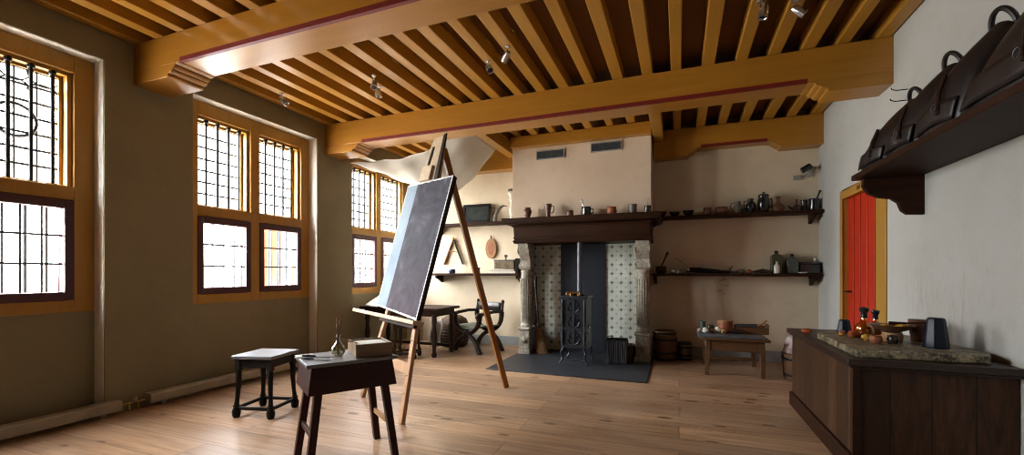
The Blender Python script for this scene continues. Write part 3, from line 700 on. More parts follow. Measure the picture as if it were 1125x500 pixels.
# left shelves
t = thing('framed_picture', 'small dark landscape in a black moulded frame on the upper shelf', 'picture', (-3.20, 6.60, 2.035))
mx = Matrix.Rotation(R(-10), 4, 'X')
f = M()
W2, H2 = .255, .335
f.box(-W2, W2, -.012, .018, 0, .05, mx).box(-W2, W2, -.012, .018, H2 - .05, H2, mx).box(-W2, -W2 + .05, -.012, .018, .05, H2 - .05, mx).box(W2 - .05, W2, -.012, .018, .05, H2 - .05, mx)
f.build('picture_frame', BLACKWOOD, t, bevel=.008)
M().box(-W2 + .05, W2 - .05, .0, .012, .05, H2 - .05, mx).build('painting', PICT, t)
t = thing('candle_stick', 'white turned plaster column stand beside the chimney edge', 'stand', (-2.53, 6.58, 2.035))
M().lathe([(.075, 0), (.08, .02), (.05, .05), (.03, .09), (.05, .14), (.055, .2), (.03, .25), (.028, .33), (.05, .36), (.03, .38), (.05, .43), (.065, .46), (.06, .48), (.02, .485)], (0, 0, 0), 18).build('stand_body', PLASTERC, t)
M().lathe([(.06, .485), (.075, .5), (.06, .525), (.02, .53)], (0, 0, 0), 14).build('dark_cap', GREYPOT, t)
t = thing('curved_horn', 'dark curved horn standing on end beside the framed picture', 'horn', (-2.78, 6.57, 2.035))
M().tube([(-.05, 0, .015), (-.035, 0, .12), (.02, 0, .22), (.10, 0, .265), (.17, 0, .25)], [.03, .028, .022, .015, .006], 10).build('horn_body', GREYPOT, t)
M().tube([(-.06, 0, .02), (-.09, 0, .15), (-.10, 0, .24), (-.04, 0, .23)], .006, 6).build('horn_strap', DARKOAK, t)
o = thing('palette_board', 'oval tan wooden palette hanging on the wall above the box', 'palette', (-2.955, 6.70, 1.44))
M().prism([(.10 * math.cos(k * PI / 14), .17 + .17 * math.sin(k * PI / 14)) for k in range(28)], -.012, .008).build('palette_blade', TANW, o, bevel=.004)
M().tube([(0, -.006, .33), (0, -.006, .39)], .008, 6).build('hanging_loop', DARKOAK, o)
M().prism([(.05 * math.cos(k * PI / 10), .17 + .11 * math.sin(k * PI / 10)) for k in range(20)], -.016, -.012).build('worn_center', TERRA, o)
t = thing('seal_box', 'pale ribbed casket with a knobbed lid on the lower shelf', 'casket', (-2.64, 6.58, 1.268))
c = M().box(-.17, .17, -.09, .09, 0, .125)
for k in range(14): c.box(-.165 + k * .0245, -.153 + k * .0245, -.096, -.09, .0, .12)
c.build('casket_body', plain('tan_basketry', (.34, .27, .18), .7, 0, .3, .4, 30, .4), t, bevel=.008)
M().box(-.175, .175, -.095, .095, .125, .145).lathe([(.03, .145), (.012, .16), (.012, .185), (.03, .2), (.028, .225), (.004, .235)], (-.0, 0, 0), 12).build('knobbed_lid', GREYPOT, t, bevel=.004)
for k, (h, m_, w_, lab) in enumerate(((.036, PAPER, .24, 'pale thick book lying on the shelf, bottom of the two under the casket'), (.030, SACK, .22, 'greyish book lying directly under the ribbed casket'))):
    z0 = 1.195 + (0 if k == 0 else .037)
    b_ = thing('old_book', lab, 'book', (-2.68, 6.585, z0), 0, 'books under the casket')
    M().box(-w_, w_, -.10, .10, 0, .005).box(-w_, w_, -.10, .10, h - .005, h).box(w_ - .006, w_, -.10, .10, .005, h - .005).build('book_cover', m_, b_)
    M().box(-w_ + .008, w_ - .007, -.094, .094, .0055, h - .0055).build('page_block', PAPER, b_)
o = M().box(-.018, .018, -.1, .1, 0, .24).build('dark_book', BLACKWOOD, loc=(-2.42, 6.58, 1.195), bevel=.004); tag(o, 'narrow dark book standing upright at the shelf end by the chimney', 'book')
pot('small_beaker', 'small dark beaker standing alone behind the easel strut', 'beaker', (-3.13, 6.56, 1.195), S(MUG, .038, .095), EARTH)
pot('blue_dish', 'small dark blue round pot on the lower shelf behind the canvas', 'pot', (-3.62, 6.56, 1.195), S(POT, .06, .07), BLUEPOT)
t = thing('wooden_calipers', 'old wooden A-shaped calipers hanging on the wall behind the easel', 'calipers', (-3.67, 6.712, 1.80))
M().bar((0, -.01, 0), (-.19, -.01, -.45), .04, .02).build('caliper_leg', TANW, t, bevel=.003)
M().bar((0, -.022, 0), (.19, -.022, -.45), .04, .02).build('caliper_leg', DARKOAK_Z, t, bevel=.003)
M().bar((-.1, -.034, -.21), (.09, -.034, -.24), .02, .014).build('cross_piece', TANW, t)
M().lathe([(.03, 0), (.026, .012), (.004, .016)], (0, -.03, -.005), 12, mtx=Matrix.Rotation(PI / 2, 4, 'X')).build('hinge_pin', BRASS, t)

# ---------------------------------------------------------------- camera/spot on back wall, ceiling spots
t = thing('security_camera', 'small dark camera on a white bracket high in the back corner', 'camera', (1.60, 6.72, 2.50))
M().box(-.03, .03, -.02, 0, -.04, .10).tube([(0, -.01, .07), (0, -.08, .07), (-.05, -.12, .06)], .012, 8).build('bracket', GREYWHITE, t, bevel=.003)
M().lathe([(.035, -.06), (.04, -.05), (.04, .05), (.03, .06)], (-.07, -.14, .05), 14, mtx=Matrix.Rotation(R(60), 4, 'Y')).build('camera_body', BLACKPOT, t)
M().box(-.19, -.10, -.03, 0, -.07, -.01).tube([(-.1, -.015, -.03), (-.05, -.015, -.02), (-.02, -.015, .02)], .005, 6).build('junction_box', GREYWHITE, t, bevel=.003)
def spot(label, x, y, ax, tilt):
    s = thing('ceiling_spotlight', label, 'spotlight', (x, y, 3.215), ax, 'small metal spotlights under the joists')
    M().lathe([(.022, -.012), (.024, 0)], (0, 0, 0), 12).build('mount_plate', CHROME, s)
    M().tube([(0, 0, -.01), (0, 0, -.05), (.02, 0, -.07)], .006, 6).build('stem', CHROME, s)
    mx = Matrix.Rotation(tilt, 4, 'Y')
    M().lathe([(.012, .055), (.022, .05), (.030, .02), (.033, -.045), (.027, -.045), (.02, -.03)], (.025, 0, -.085), 16, mtx=mx).build('lamp_head', CHROME, s)
    M().lathe([(.026, -.036), (.026, -.032)], (.025, 0, -.085), 16, mtx=mx).build('lens', BLACKPOT, s)
spot('silver spotlight close to the window wall, above the window pair', -4.165, 3.62, R(30), R(-45))
spot('upper silver spotlight of the pair under the joists above the easel', -2.90, 3.62, R(120), R(30))
spot('lower silver spotlight of the pair above the easel', -3.01, 3.86, R(-100), R(20))
spot('silver spotlight mid ceiling, the one nearer the chimney beam', -1.69, 3.76, R(-40), R(-40))
spot('pale spotlight mid ceiling, the one further from the chimney beam', -1.42, 3.58, R(140), R(-60))
spot('silver spotlight near the leather shelf, hanging straight down', .56, 3.66, R(10), R(10))
spot('silver spotlight near the leather shelf, tilted sideways', .80, 3.74, R(0), R(-50))

# ---------------------------------------------------------------- radiators along the window wall
for k, (a, b, lab) in enumerate(((-1.2, 2.25, 'long low cream skirting heater under the window with the circle motif'), (2.46, 4.95, 'long low cream skirting heater behind the black stool'))):
    h = thing('skirting_heater', lab, 'heater', (XL, a, 0), 0, 'skirting heaters along the window wall'); L = b - a
    M().prism([(.03, .035), (.10, .035), (.10, .105), (.085, .118), (.03, .118)], 0, L).build('x', HEATW, h) if 0 else None
    m_ = M().prism([(.0, .035), (.10, .035), (.10, .105), (.088, .120), (.0, .120)], 0, L, 'XZ')
    m_.build('heater_casing', HEATW, h, bevel=.004)
    for y in (.12, L / 2, L - .12):
        M().box(.03, .08, y - .02, y + .02, 0, .036).build('foot', HEATW, h)
t = thing('pipe_valve', 'brass valve and copper pipe joining the two skirting heaters', 'valve', (XL, 2.26, 0))
M().tube([(.05, 0, .07), (.05, .19, .07)], .009, 8).tube([(.05, .06, .07), (.06, .06, .02)], .008, 8).tube([(.07, .12, .06), (.07, .12, .02)], .008, 8).build('pipe', BRASS, t)
M().lathe([(.02, 0), (.024, .01), (.024, .035), (.015, .045)], (.05, .10, .075), 12).build('valve_head', GREYWHITE, t)

# ---------------------------------------------------------------- easel
FL, FR = Vector((-2.865, 3.41, 0)), Vector((-2.055, 2.90, 0))
mid = (FL + FR) / 2; ax_ = (FR - FL).normalized(); back = Vector((-ax_.y, ax_.x, 0))
if back.y < 0: back = -back
APX = mid + back * .607 + Vector((0, 0, 2.48))
up_ = (APX - mid).normalized(); nrm = ax_.cross(up_)         # nrm points to the painter's side
if nrm.y > 0: nrm = -nrm
es = thing('studio_easel', 'tall wooden tripod easel carrying a big dark canvas', 'easel', mid)
def L(p): return p - mid
def E(a, u, n=0): return ax_ * a + up_ * u + nrm * n      # local to easel empty
lenU = (APX - mid).length
for s_, foot in ((-1, L(FL)), (1, L(FR))):
    top = E(s_ * .045, lenU + .0)
    lg = M().bar(foot, top, .065, .035, .06, .03, up=nrm)
    l_ = lg.build('front_leg', EASELW, es, bevel=.004)
    mp = M()
    for k in range(9):
        q = foot.lerp(top, .09 + k * .055); mp.tube([q + nrm * .014, q + nrm * .0195], .0065, 8)
    mp.build('peg_hole', IRON, l_)
M().bar(E(-.03, 2.06, .03), E(.02, lenU + .02, .03), .40, .016, .27, .016, up=nrm).build('mast_board', LIGHTW, es, bevel=.003)
M().bar(E(-.085, 2.30, .042), E(-.055, 2.48, .042), .045, .008, .035, .008, up=nrm).build('dark_slot', BLACKWOOD, es)  # dark strip laid on as the shade inside a slot
M().bar(E(.165, 2.08, .042), E(.15, 2.56, .042), .075, .012, .05, .012, up=nrm).build('gap_shade_strip', BLACKWOOD, es)  # dark strip standing in for the shaded gap beside the mast board
M().bar(E(-.06, 2.13, .055), E(-.045, 2.27, .055), .24, .03, .23, .03, up=nrm).build('head_block', LIGHTW, es, bevel=.004)
bf = Vector((-1.686, 4.22, 0)); bf = L(bf) + nrm * .0
M().bar(E(.0, lenU - .07, -.035), bf, .06, .04, .055, .035, up=ax_).build('back_leg', EASELB, es, bevel=.004)
a0, b0 = E(-.42, .42), E(.415, .42)
M().bar(a0, b0, .09, .022, up=nrm).build('cross_brace', EASELW, es, bevel=.003)
M().bar(E(-1.12, .80, .045), E(.475, .80, .045), .035, .10, up=nrm).build('canvas_ledge', LIGHTW, es, bevel=.004)
M().bar(E(-.40, .77, .03), E(.40, .77, .03), .04, .03, up=nrm).build('ledge_batten', DARKOAK, es, bevel=.003)
# canvas: its own thing resting on the ledge
rotm = Matrix((ax_, up_, nrm)).transposed().to_4x4()
tilt = Matrix.Rotation(R(-4.0), 4, 'Z')
cv = bpy.data.objects.new('canvas', None); COL.objects.link(cv)
tag(cv, 'big dark grey canvas with a pale blue strip down one side, on the easel', 'canvas')
cv.matrix_world = Matrix.Translation(mid + E(-.045, .855, .045)) @ rotm @ tilt
M().box(-.49, .49, 0, 1.255, -.008, .012).build('painted_canvas', CANVAS, cv)
sf = M()
for a in (-.485, .425): sf.box(a, a + .06, 0.005, 1.25, -.03, -.008)
sf.box(-.425, .425, .005, .065, -.03, -.008).box(-.425, .425, 1.19, 1.25, -.03, -.008).box(-.425, .425, .60, .65, -.03, -.008)
sf.build('stretcher_frame', BLACKWOOD, cv)

# ---------------------------------------------------------------- painter's little desk
dk = thing('work_stand', 'small dark slant-legged wooden box table in front of the easel', 'table', (-2.042, 2.272, 0), math.atan2(.832, .554))
DA, DB = .275, .205                          # half length, half width
M().box(-DA, DA, -DB, DB, .638, .66).build('tabletop', POLISHED, dk, bevel=.004)
def frust(m_, a0, b0, z0, a1, b1, z1):
    return m_.add([(-a0, -b0, z0), (a0, -b0, z0), (a0, b0, z0), (-a0, b0, z0), (-a1, -b1, z1), (a1, -b1, z1), (a1, b1, z1), (-a1, b1, z1)], [(3, 2, 1, 0), (4, 5, 6, 7), (0, 1, 5, 4), (1, 2, 6, 5), (2, 3, 7, 6), (3, 0, 4, 7)])
frust(M(), .268, .205, .475, .245, .185, .638).build('drawer_case', REDBROWN, dk, bevel=.004)
for sx in (-1, 1):
    for sy in (-1, 1):
        M().bar((sx * .20, sy * .15, .50), (sx * .262, sy * .185, 0), .045, .05, .042, .046, up=(0, 1, 0)).build('leg', REDBROWN, dk, bevel=.004)
    M().bar((sx * .235, -.185, .22), (sx * .235, .18, .22), .02, .035).build('stretcher', (TANW if sx > 0 else REDBROWN), dk, bevel=.002)
def W(px, py, z):                             # desk-local to world
    th_ = math.atan2(.832, .554); c_, s_ = math.cos(th_), math.sin(th_)
    return (-2.042 + c_ * px - s_ * py, 2.272 + s_ * px + c_ * py, z)
t = thing('paint_box', 'open wooden box holding papers on the little dark table', 'box', W(.145, -.03, .66), math.atan2(.832, .554) + R(-4))
bx = M(); a_, b_, h_ = .115, .13, .085
bx.box(-a_, a_, -b_, b_, 0, .008).box(-a_, a_, -b_, -b_ + .012, .008, h_).box(-a_, a_, b_ - .012, b_, .008, h_).box(-a_, -a_ + .012, -b_ + .012, b_ - .012, .008, h_).box(a_ - .012, a_, -b_ + .012, b_ - .012, .008, h_)
bx.build('box_body', wood('box_wood', (.30, .19, .11), (.18, .10, .055), 0, .5), t, bevel=.002)
M().box(-a_ + .016, a_ - .03, -b_ + .016, b_ - .02, .060, .068).box(-a_ + .03, a_ - .02, -b_ + .03, b_ - .03, .069, .076).build('papers', PAPER, t)
M().tube([(-.06, -.02, .07), (-.17, .03, .105)], .005, 6).build('brush', TANW, t)
t = thing('glass_flask', 'clear long-necked glass flask with brushes in it', 'flask', W(-.045, .02, .66))
M().lathe(hollow(S([(.5, 0), (.8, .04), (1, .24), (.9, .42), (.5, .6), (.28, .72), (.26, .92), (.36, 1)], .047, .135), .003), (0, 0, 0), 22).build('flask_body', CLEARG, t)
M().lathe([(.025, .004), (.04, .012), (.044, .045), (.04, .055), (.002, .056)], (0, 0, 0), 18).build('oil', glassy('linseed_oil', (.92, .86, .66), .05), t)
for k, (dx, dy, h) in enumerate(((.014, .004, .235), (-.012, .006, .25), (.002, -.01, .21))):
    bb = M().tube([(dx * -.5, dy * -.5, .01), (dx, dy, h - .03)], .0028, 6).build('brush_handle', DARKOAK_Z, t)
    M().lathe([(.004, h - .032), (.008, h - .018), (.006, h - .006), (.001, h)], (dx, dy, 0), 8).build('brush_tip', STRAW, bb)
for k, (px, py, rz, lab) in enumerate(((-.17, .03, .3, 'steel palette knife lying on the table, nearer the flask'), (-.20, -.06, .1, 'steel palette knife lying by the table edge'))):
    t = thing('palette_knife', lab, 'knife', W(px, py, .66), rz, 'palette knives on the little table')
    M().prism([(-.01, -.006), (.09, -.012), (.115, 0), (.09, .012), (-.01, .006)], .002, .004, 'XY').build('blade', CHROME, t)
    M().tube([(-.10, 0, .008), (-.06, 0, .009), (-.01, 0, .007)], [.006, .009, .005], 8).build('handle', BLACKWOOD, t)
o = M().grid(lambda u, v: (-.05 + .1 * u, -.04 + .08 * v, .003 + .006 * mnoise.noise(Vector((u * 3, v * 3, 1)))**2), 8, 6).build('paint_rag', PAPER, loc=W(-.235, .10, .66), rot=(0, 0, .7), solid=.003); tag(o, 'scrap of pale paper lying at the table corner', 'paper')

# ---------------------------------------------------------------- stool
def joint_stool(name, label, loc, rz, w=.19, d=.175, h=.515, m=BLACKWOOD, mt_=None):
    s = thing(name, label, 'stool', loc, rz)
    M().box(-w, w, -d, d, h - .028, h).build('seat', mt_ or m, s, bevel=.006)
    ap = M(); a, b = w - .04, d - .04
    ap.box(-a, a, -b - .012, -b + .012, h - .10, h - .028).box(-a, a, b - .012, b + .012, h - .10, h - .028).box(-a - .012, -a + .012, -b, b, h - .10, h - .028).box(a - .012, a + .012, -b, b, h - .10, h - .028)
    ap.build('apron', m, s, bevel=.003)
    for sx in (-1, 1):
        for sy in (-1, 1):
            g = M().lathe([(.024, .0), (.032, .02), (.034, .05), (.024, .075), (.02, .085), (.026, .09), (.026, .10)], (sx * (a + .012), sy * (b + .012), 0), 12)
            g.tube([(sx * (a + .012), sy * (b + .012), .09), (sx * (a + .006), sy * (b + .006), .16), (sx * a, sy * b, .28), (sx * a, sy * b, .38), (sx * a, sy * b, h - .12)], [.02, .017, .021, .024, .018], 10)
            g.bar((sx * a, sy * b, h - .125), (sx * a, sy * b, h - .028), .042, .042)
            g.build('leg', m, s)
    st_ = M()
    for sy in (-1, 1): M().bar((-a - .01, sy * (b + .01), .075), (a + .01, sy * (b + .01), .075), .02, .026).build('stretcher', m, s, bevel=.002)
    for sx in (-1, 1): M().bar((sx * (a + .01), -b - .01, .075), (sx * (a + .01), b + .01, .075), .02, .026).build('stretcher', m, s, bevel=.002)
    return s
joint_stool('joint_stool', 'black turned-leg joint stool standing by the heater', (-3.325, 2.74, 0), R(13), .185, .185, .515, mt_=POLISHED)

# ---------------------------------------------------------------- corner under the last window: table, stool, basket, chair
t = thing('writing_table', 'dark oak table below the furthest window behind the easel', 'table', (-3.84, 5.60, 0))
M().box(-.65, .70, -.33, .33, .665, .70).build('tabletop', DARKOAK, t, bevel=.004)
M().box(-.60, .64, -.27, .27, .58, .665).build('apron', DARKOAK, t, bevel=.003)
for sx in (-1, 1):
    for sy in (-1, 1):
        M().lathe([(.03, 0), (.04, .04), (.025, .08), (.03, .15), (.042, .3), (.025, .45), (.035, .5), (.035, .6)], (sx * .58 + .02, sy * .25, 0), 12).build('leg', DARKOAK_Z, t)
M().bar((-.54, .25, .1), (.58, .25, .1), .03, .04).build('stretcher', DARKOAK_Z, t, bevel=.002)
t = thing('book_rest', 'pale open book propped on a slanted rest under the window', 'book', (-4.27, 5.50, .701), R(-28))
M().prism([(-.16, 0), (.14, 0), (.14, .17)], -.2, .2, 'XZ').build('rest', TANW, t) if 0 else M().add([(-.2, -.14, 0), (.2, -.14, 0), (.2, .14, 0), (-.2, .14, 0), (-.2, .14, .16), (.2, .14, .16)], [(0, 1, 2, 3), (0, 4, 5, 1), (3, 2, 5, 4), (0, 3, 4), (1, 5, 2)]).build('slanted_rest', TANW, t)
ang = math.atan2(.16, .28); mx = Matrix.Translation((0, -.14, .005)) @ Matrix.Rotation(ang, 4, 'X')
M().box(-.23, -.002, -.02, .33, .0, .014, mx).box(.002, .23, -.02, .33, .0, .014, mx).build('open_pages', PAPER, t, bevel=.004)
joint_stool('joint_stool', 'dark stool tucked before the table behind the easel legs', (-3.62, 5.24, 0), R(18), .17, .16, .53, DARKOAK_Z)
t = thing('wicker_hamper', 'large rounded brown wicker hamper between table and folding chair', 'basket', (-3.46, 6.34, 0))
M().lathe([(.18, 0), (.22, .05), (.25, .2), (.24, .36), (.2, .45), (.12, .5), (.01, .51)], (0, 0, 0), 24).build('basket_body', WICKER, t)
hb = M()
for k in range(9): hb.tube([((.19 + .06 * math.sin(.4 + k * .3)) * math.cos(a * PI / 12), (.19 + .06 * math.sin(.4 + k * .3)) * math.sin(a * PI / 12), .03 + k * .045) for a in range(24)], .010, 5, True)
hb.build('woven_band', WICKER, t)
o = M().grid(lambda u, v: (-.12 + .2 * u + .02 * math.sin(v * 7), -.25 - .03 * math.sin(u * 6) - .04 * v, .50 - .42 * v + .02 * math.sin(u * 9)), 14, 14).build('linen_cloth', CLOTH, loc=(-3.60, 6.28, -.05), solid=.006); tag(o, 'pale cloth hanging down in front of the wicker hamper', 'cloth')

# folding X-frame chair
ch = thing('folding_chair', 'dark carved folding chair with curved X legs by the back wall', 'chair', (-2.90, 6.10, 0), R(-22))
def arc(p0, p1, p2, n=10):
    p0, p1, p2 = map(Vector, (p0, p1, p2)); return [(p0 * (1 - t)**2 + p1 * 2 * t * (1 - t) + p2 * t * t) for t in [i / n for i in range(n + 1)]]
for i, y in enumerate((-.24, .22)):
    for s_ in (-1, 1):
        pts = arc((s_ * .27, y, .03), (s_ * .20, y, .22), (0, y, .28), 8) + arc((0, y, .28), (-s_ * .30, y, .34), (-s_ * .28, y, .60), 9)[1:]
        fm = M()
        fm.tube(pts, [.040 - .008 * math.sin(k / 17 * PI) for k in range(len(pts))], 8)
        fm.lathe([(.03, -.0), (.045, .02), (.04, .04), (.015, .05)], (s_ * .28, y, -.002), 8)
        fm.build('curved_leg', DARKOAK_Z, ch)
M().lathe([(.06, 0), (.05, .02), (.03, .03), (.005, .035)], (0, -.265, .28), 10, mtx=Matrix.Rotation(PI / 2, 4, 'X')).build('rosette', DARKOAK_Z, ch)
for s_ in (-1, 1):
    M().tube([(s_ * .28, .24, .60), (s_ * .285, .05, .61), (s_ * .285, -.15, .59), (s_ * .28, -.28, .57), (s_ * .28, -.31, .54)], [.022, .024, .026, .034, .02], 8).build('armrest', DARKOAK_Z, ch)
    M().tube([(s_ * .28, .22, .58), (s_ * .28, .25, .74)], [.024, .02], 8).lathe([(.02, .73), (.03, .75), (.012, .785)], (s_ * .28, .25, 0), 10).build('back_post', DARKOAK_Z, ch)
M().grid(lambda u, v: (-.26 + .52 * u, .235 - .02 * math.sin(u * PI), .61 + .13 * v), 8, 2).build('leather_back', LEATHER, ch, solid=.014)
M().grid(lambda u, v: (-.25 + .5 * u, -.24 + .46 * v, .40 - .05 * math.sin(u * PI)), 10, 4).build('sling_seat', plain('green_seat_leather', (.16, .18, .14), .6), ch, solid=.014)

# ---------------------------------------------------------------- linen canopy
def canopy(u, v):
    # corners: A window side near beam, B under the beam, C chimney trimmer, D deep corner
    A = Vector((-4.44, 5.02, 2.79)); B = Vector((-2.50, 4.93, 3.02)); Cc = Vector((-2.60, 6.10, 3.10)); D = Vector((-4.05, 6.42, 2.63))
    p = (A * (1 - u) + B * u) * (1 - v) + (D * (1 - u) + Cc * u) * v
    sag = math.sin(PI * u) * (.10 + .20 * v) + .06 * math.sin(PI * u) * math.sin(PI * v)
    p.z -= sag
    p.y += .12 * math.sin(PI * u) * (1 - v) * .6
    p.z += .012 * math.sin(u * 26 + v * 5) * (1 - u * .3) + .01 * math.sin(v * 19 + u * 8)
    return p
o = M().grid(canopy, 48, 36).build('linen_canopy', CLOTH, solid=.004, ang=180); tag(o, 'undyed linen sheet slung below the joists above the easel', 'cloth')

# ---------------------------------------------------------------- barrels by the chimney
def barrel(label, loc, r, h, g):
    b_ = thing('wooden_barrel', label, 'barrel', loc, 0, g)
    pr = [(r * .86, 0), (r * .95, h * .2), (r, h * .5), (r * .95, h * .8), (r * .86, h), (r * .80, h), (r * .80, h - .03), (.01, h - .03)]
    M().lathe(pr, (0, 0, 0), 22).build('barrel_body', BROWNW, b_)
    for z in (.06, .28, .72, .93):
        rr = r * (.86 + .14 * math.sin(PI * z)) + .003; M().lathe([(rr, z * h - .014), (rr + .004, z * h - .012), (rr + .004, z * h + .012), (rr, z * h + .014)], (0, 0, 0), 22).build('hoop', IRON, b_)
barrel('larger oak barrel with iron hoops beside the chimney', (-.185, 6.38, 0), .165, .40, 'small barrels beside the chimney')
barrel('smaller dark keg beside the larger barrel', (.075, 6.46, 0), .095, .25, 'small barrels beside the chimney')

# ---------------------------------------------------------------- low bench table
t = thing('low_table', 'low brown wooden work table against the alcove wall', 'table', (.60, 5.95, 0))
M().box(-.34, .36, -.38, .36, .415, .44).build('tabletop', BROWNW, t, bevel=.004)
M().box(-.29, .29, -.345, -.32, .29, .415).box(-.29, .29, .31, .335, .29, .415).box(-.30, -.275, -.33, .32, .29, .415).box(.275, .30, -.33, .32, .29, .415).build('apron', BROWNW, t, bevel=.003)
for sx in (-1, 1):
    for sy in (-1, 1): M().bar((sx * .28, sy * .325, .415), (sx * .29, sy * .33, 0), .055, .055, .045, .045, up=(0, 1, 0)).build('leg', BROWNW, t, bevel=.004)
M().bar((-.285, .33, .09), (.285, .33, .09), .03, .04).build('stretcher', BROWNW, t, bevel=.003)
o = M().box(-.37, .33, -.31, .24, 0, .035).build('slate_slab', SLATE, loc=(.58, 5.88, .44), bevel=.008); tag(o, 'flat grey slate slab covering the low table top', 'slab')
zt = .475
pot('green_jar', 'narrow grey green glass jar at the barrel end of the low table', 'jar', (.275, 5.88, zt), S(MUG, .036, .13), TEALPOT)
pot('dark_green_pot', 'small dark green pot behind the pale pebbles', 'pot', (.37, 5.98, zt), S(POT, .045, .075), GREENPOT)
for x, y, r, m_, lab in ((.30, 5.74, .038, PLASTERC, 'round pale lump at the slab corner nearest the barrels'), (.235, 5.80, .026, SACK, 'small pinkish pebble beside the green jar'), (.385, 5.78, .030, TERRA, 'small reddish brown lump between the pale ones'), (.44, 5.80, .042, PLASTERC, 'pale cream lump just before the wooden tub'), (.50, 5.74, .034, TANW, 'brown lump in front of the wooden tub')):
    o = M().blob((0, 0, r * .85), r, int(x * 77), .35, sz=.85).build('pigment_lump', m_, loc=(x, y, zt)); tag(o, lab, 'lump', 'lumps on the slate slab')
t = thing('wooden_tub', 'round tan wooden drum box on the low table', 'box', (.53, 5.93, zt))
M().lathe([(.085, 0), (.09, .02), (.082, .12)], (0, 0, 0), 22).build('box_body', TERRA, t)
M().lathe([(.088, .12), (.09, .145), (.01, .148)], (0, 0, 0), 22).build('box_lid', TANW, t)
o = M().tube([(-.07, 0, .03), (0, 0, .04), (.07, 0, .025)], [.02, .035, .018], 10).build('leather_roll', EARTH2, loc=(.62, 5.76, zt)); tag(o, 'dark rolled leather pouch in front of the drum box', 'pouch')
t = thing('tool_tray', 'shallow brown wooden tool tray at the far side of the slab', 'tray', (.82, 5.90, zt))
tr = M().box(-.19, .16, -.10, .10, 0, .01).box(-.19, .16, -.10, -.09, .01, .075).box(-.19, .16, .09, .10, .01, .09).box(-.19, -.18, -.09, .09, .01, .075).box(.15, .16, -.09, .09, .01, .12)
tr.build('tray_body', BROWNW, t, bevel=.002)
o = thing('hand_saw', 'old saw laid across the brown tool tray', 'saw', (.79, 5.85, zt + .091), R(4))
M().bar((-.16, 0, .008), (.08, 0, .008), .03, .003, .045, .003, up=(0, 1, 0)).build('blade', STEEL, o)
M().tube([(.08, 0, .008), (.13, 0, .03), (.18, 0, .075)], [.012, .012, .009], 8).build('handle', TANW, o)

# tub with a sack behind the cupboard
t = thing('sack_tub', 'oak tub with a pale pinkish sack in it, behind the cupboard', 'tub', (1.30, 5.72, 0))
M().lathe(hollow([(.17, 0), (.19, .02), (.21, .3)], .015), (0, 0, 0), 24).build('tub_body', BROWNW, t)
for z in (.06, .24): M().lathe([(.188 + z * .08, z - .014), (.192 + z * .08, z), (.19 + z * .08, z + .014)], (0, 0, 0), 24).build('hoop', IRON, t)
M().blob((0, 0, .36), .20, 4, .35, 20, .75).build('sack', SACK, t)

# ---------------------------------------------------------------- cupboard along the right wall
cb_ = thing('board_cupboard', 'long low dark boarded cupboard along the door wall', 'cupboard', (0, 0, 0))
CX, CY0, CY1 = .965, 3.13, 4.62
M().box(CX, CX + .03, CY0, CY1, .12, .655).build('side_boards', CAB_Y, cb_, bevel=.003)
M().box(CX + .03, XR - .004, CY0, CY0 + .03, .12, .655).build('front_boards', CAB_X, cb_, bevel=.003)
M().box(CX + .03, XR - .004, CY1 - .03, CY1, .12, .655).build('end_boards', CAB_X, cb_, bevel=.003)
M().box(CX - .022, CX + .03, CY0 - .022, CY1 + .01, 0, .12).box(CX + .03, XR - .004, CY0 - .022, CY0 + .03, 0, .12).build('plinth', DARKOAK, cb_, bevel=.008)
M().box(CX - .006, CX + .035, CY0 - .008, CY0 + .03, .12, .655).build('corner_post', REDBROWN if 0 else MANTELW, cb_, bevel=.003)
M().box(CX - .04, XR - .002, CY0 - .05, CY1 + .02, .655, .695).box(CX - .025, XR - .002, CY0 - .035, CY1 + .01, .64, .655).build('cupboard_top', CABTOP, cb_, bevel=.006)
ZT = .695
sl = M()
poly = [(.985, 3.155), (1.60, 3.17), (1.66, 3.30), (1.62, 3.95), (1.50, 4.12), (1.10, 4.12), (.99, 3.95)]
sl.prism(poly, 0, .048, 'XY')
o = sl.build('grinding_slab', SLABST, loc=(0, 0, ZT), bevel=.008); tag(o, 'thick rough speckled stone grinding slab on the cupboard', 'slab')
ZS = ZT + .048
def muller(label, loc, r, h, rot, tilt=0):
    t = thing('stone_muller', label, 'muller', loc, rot, 'dark blue stone mullers')
    M().lathe([(r * .96, 0), (r, .012), (r * .93, h * .25), (r * .72, h * .9), (r * .62, h), (.004, h)], (0, 0, 0), 8).build('muller_body', BLUEST, t, bevel=.006)
    M().lathe([(r * .95, 0), (r * .95, .006)], (0, 0, -.001), 8).build('grinding_face', BLUEST, t)
muller('large faceted dark blue stone muller at the slab end', (1.463, 3.40, ZS), .064, .185, .3)
muller('small faceted dark blue stone muller at the back of the slab', (1.185, 4.03, ZS), .052, .10, .2)
pot('clay_beaker', 'plain brown clay beaker directly behind the large muller', 'beaker', (1.495, 3.68, ZS), S([(.72, 0), (.75, .04), (.9, .6), (1, .96), (1.04, 1)], .056, .145), EARTH)
def bottle(label, loc, r, h):
    t = thing('amber_bottle', label, 'bottle', loc, 0, 'amber bottles on the slab')
    M().lathe(hollow(S([(.7, 0), (.95, .06), (1, .3), (.9, .42), (.45, .56), (.32, .66), (.32, .9), (.45, .96), (.42, 1)], r, h), .003), (0, 0, 0), 20).build('bottle_body', AMBER, t)
    M().lathe(S([(.62, .02), (.88, .08), (.93, .3), (.83, .41), (.3, .5), (.01, .51)], r, h), (0, 0, 0), 18).build('amber_oil', AMBERLIQ, t)
    M().lathe(S([(.33, .70), (.36, .72), (.36, .9), (.5, .95), (.55, 1.06), (.3, 1.1)], r, h), (0, 0, 0), 14).build('stopper', BLACKPOT, t)
bottle('taller amber glass bottle with a dark stopper before the red door', (1.235, 3.80, ZS), .056, .195)
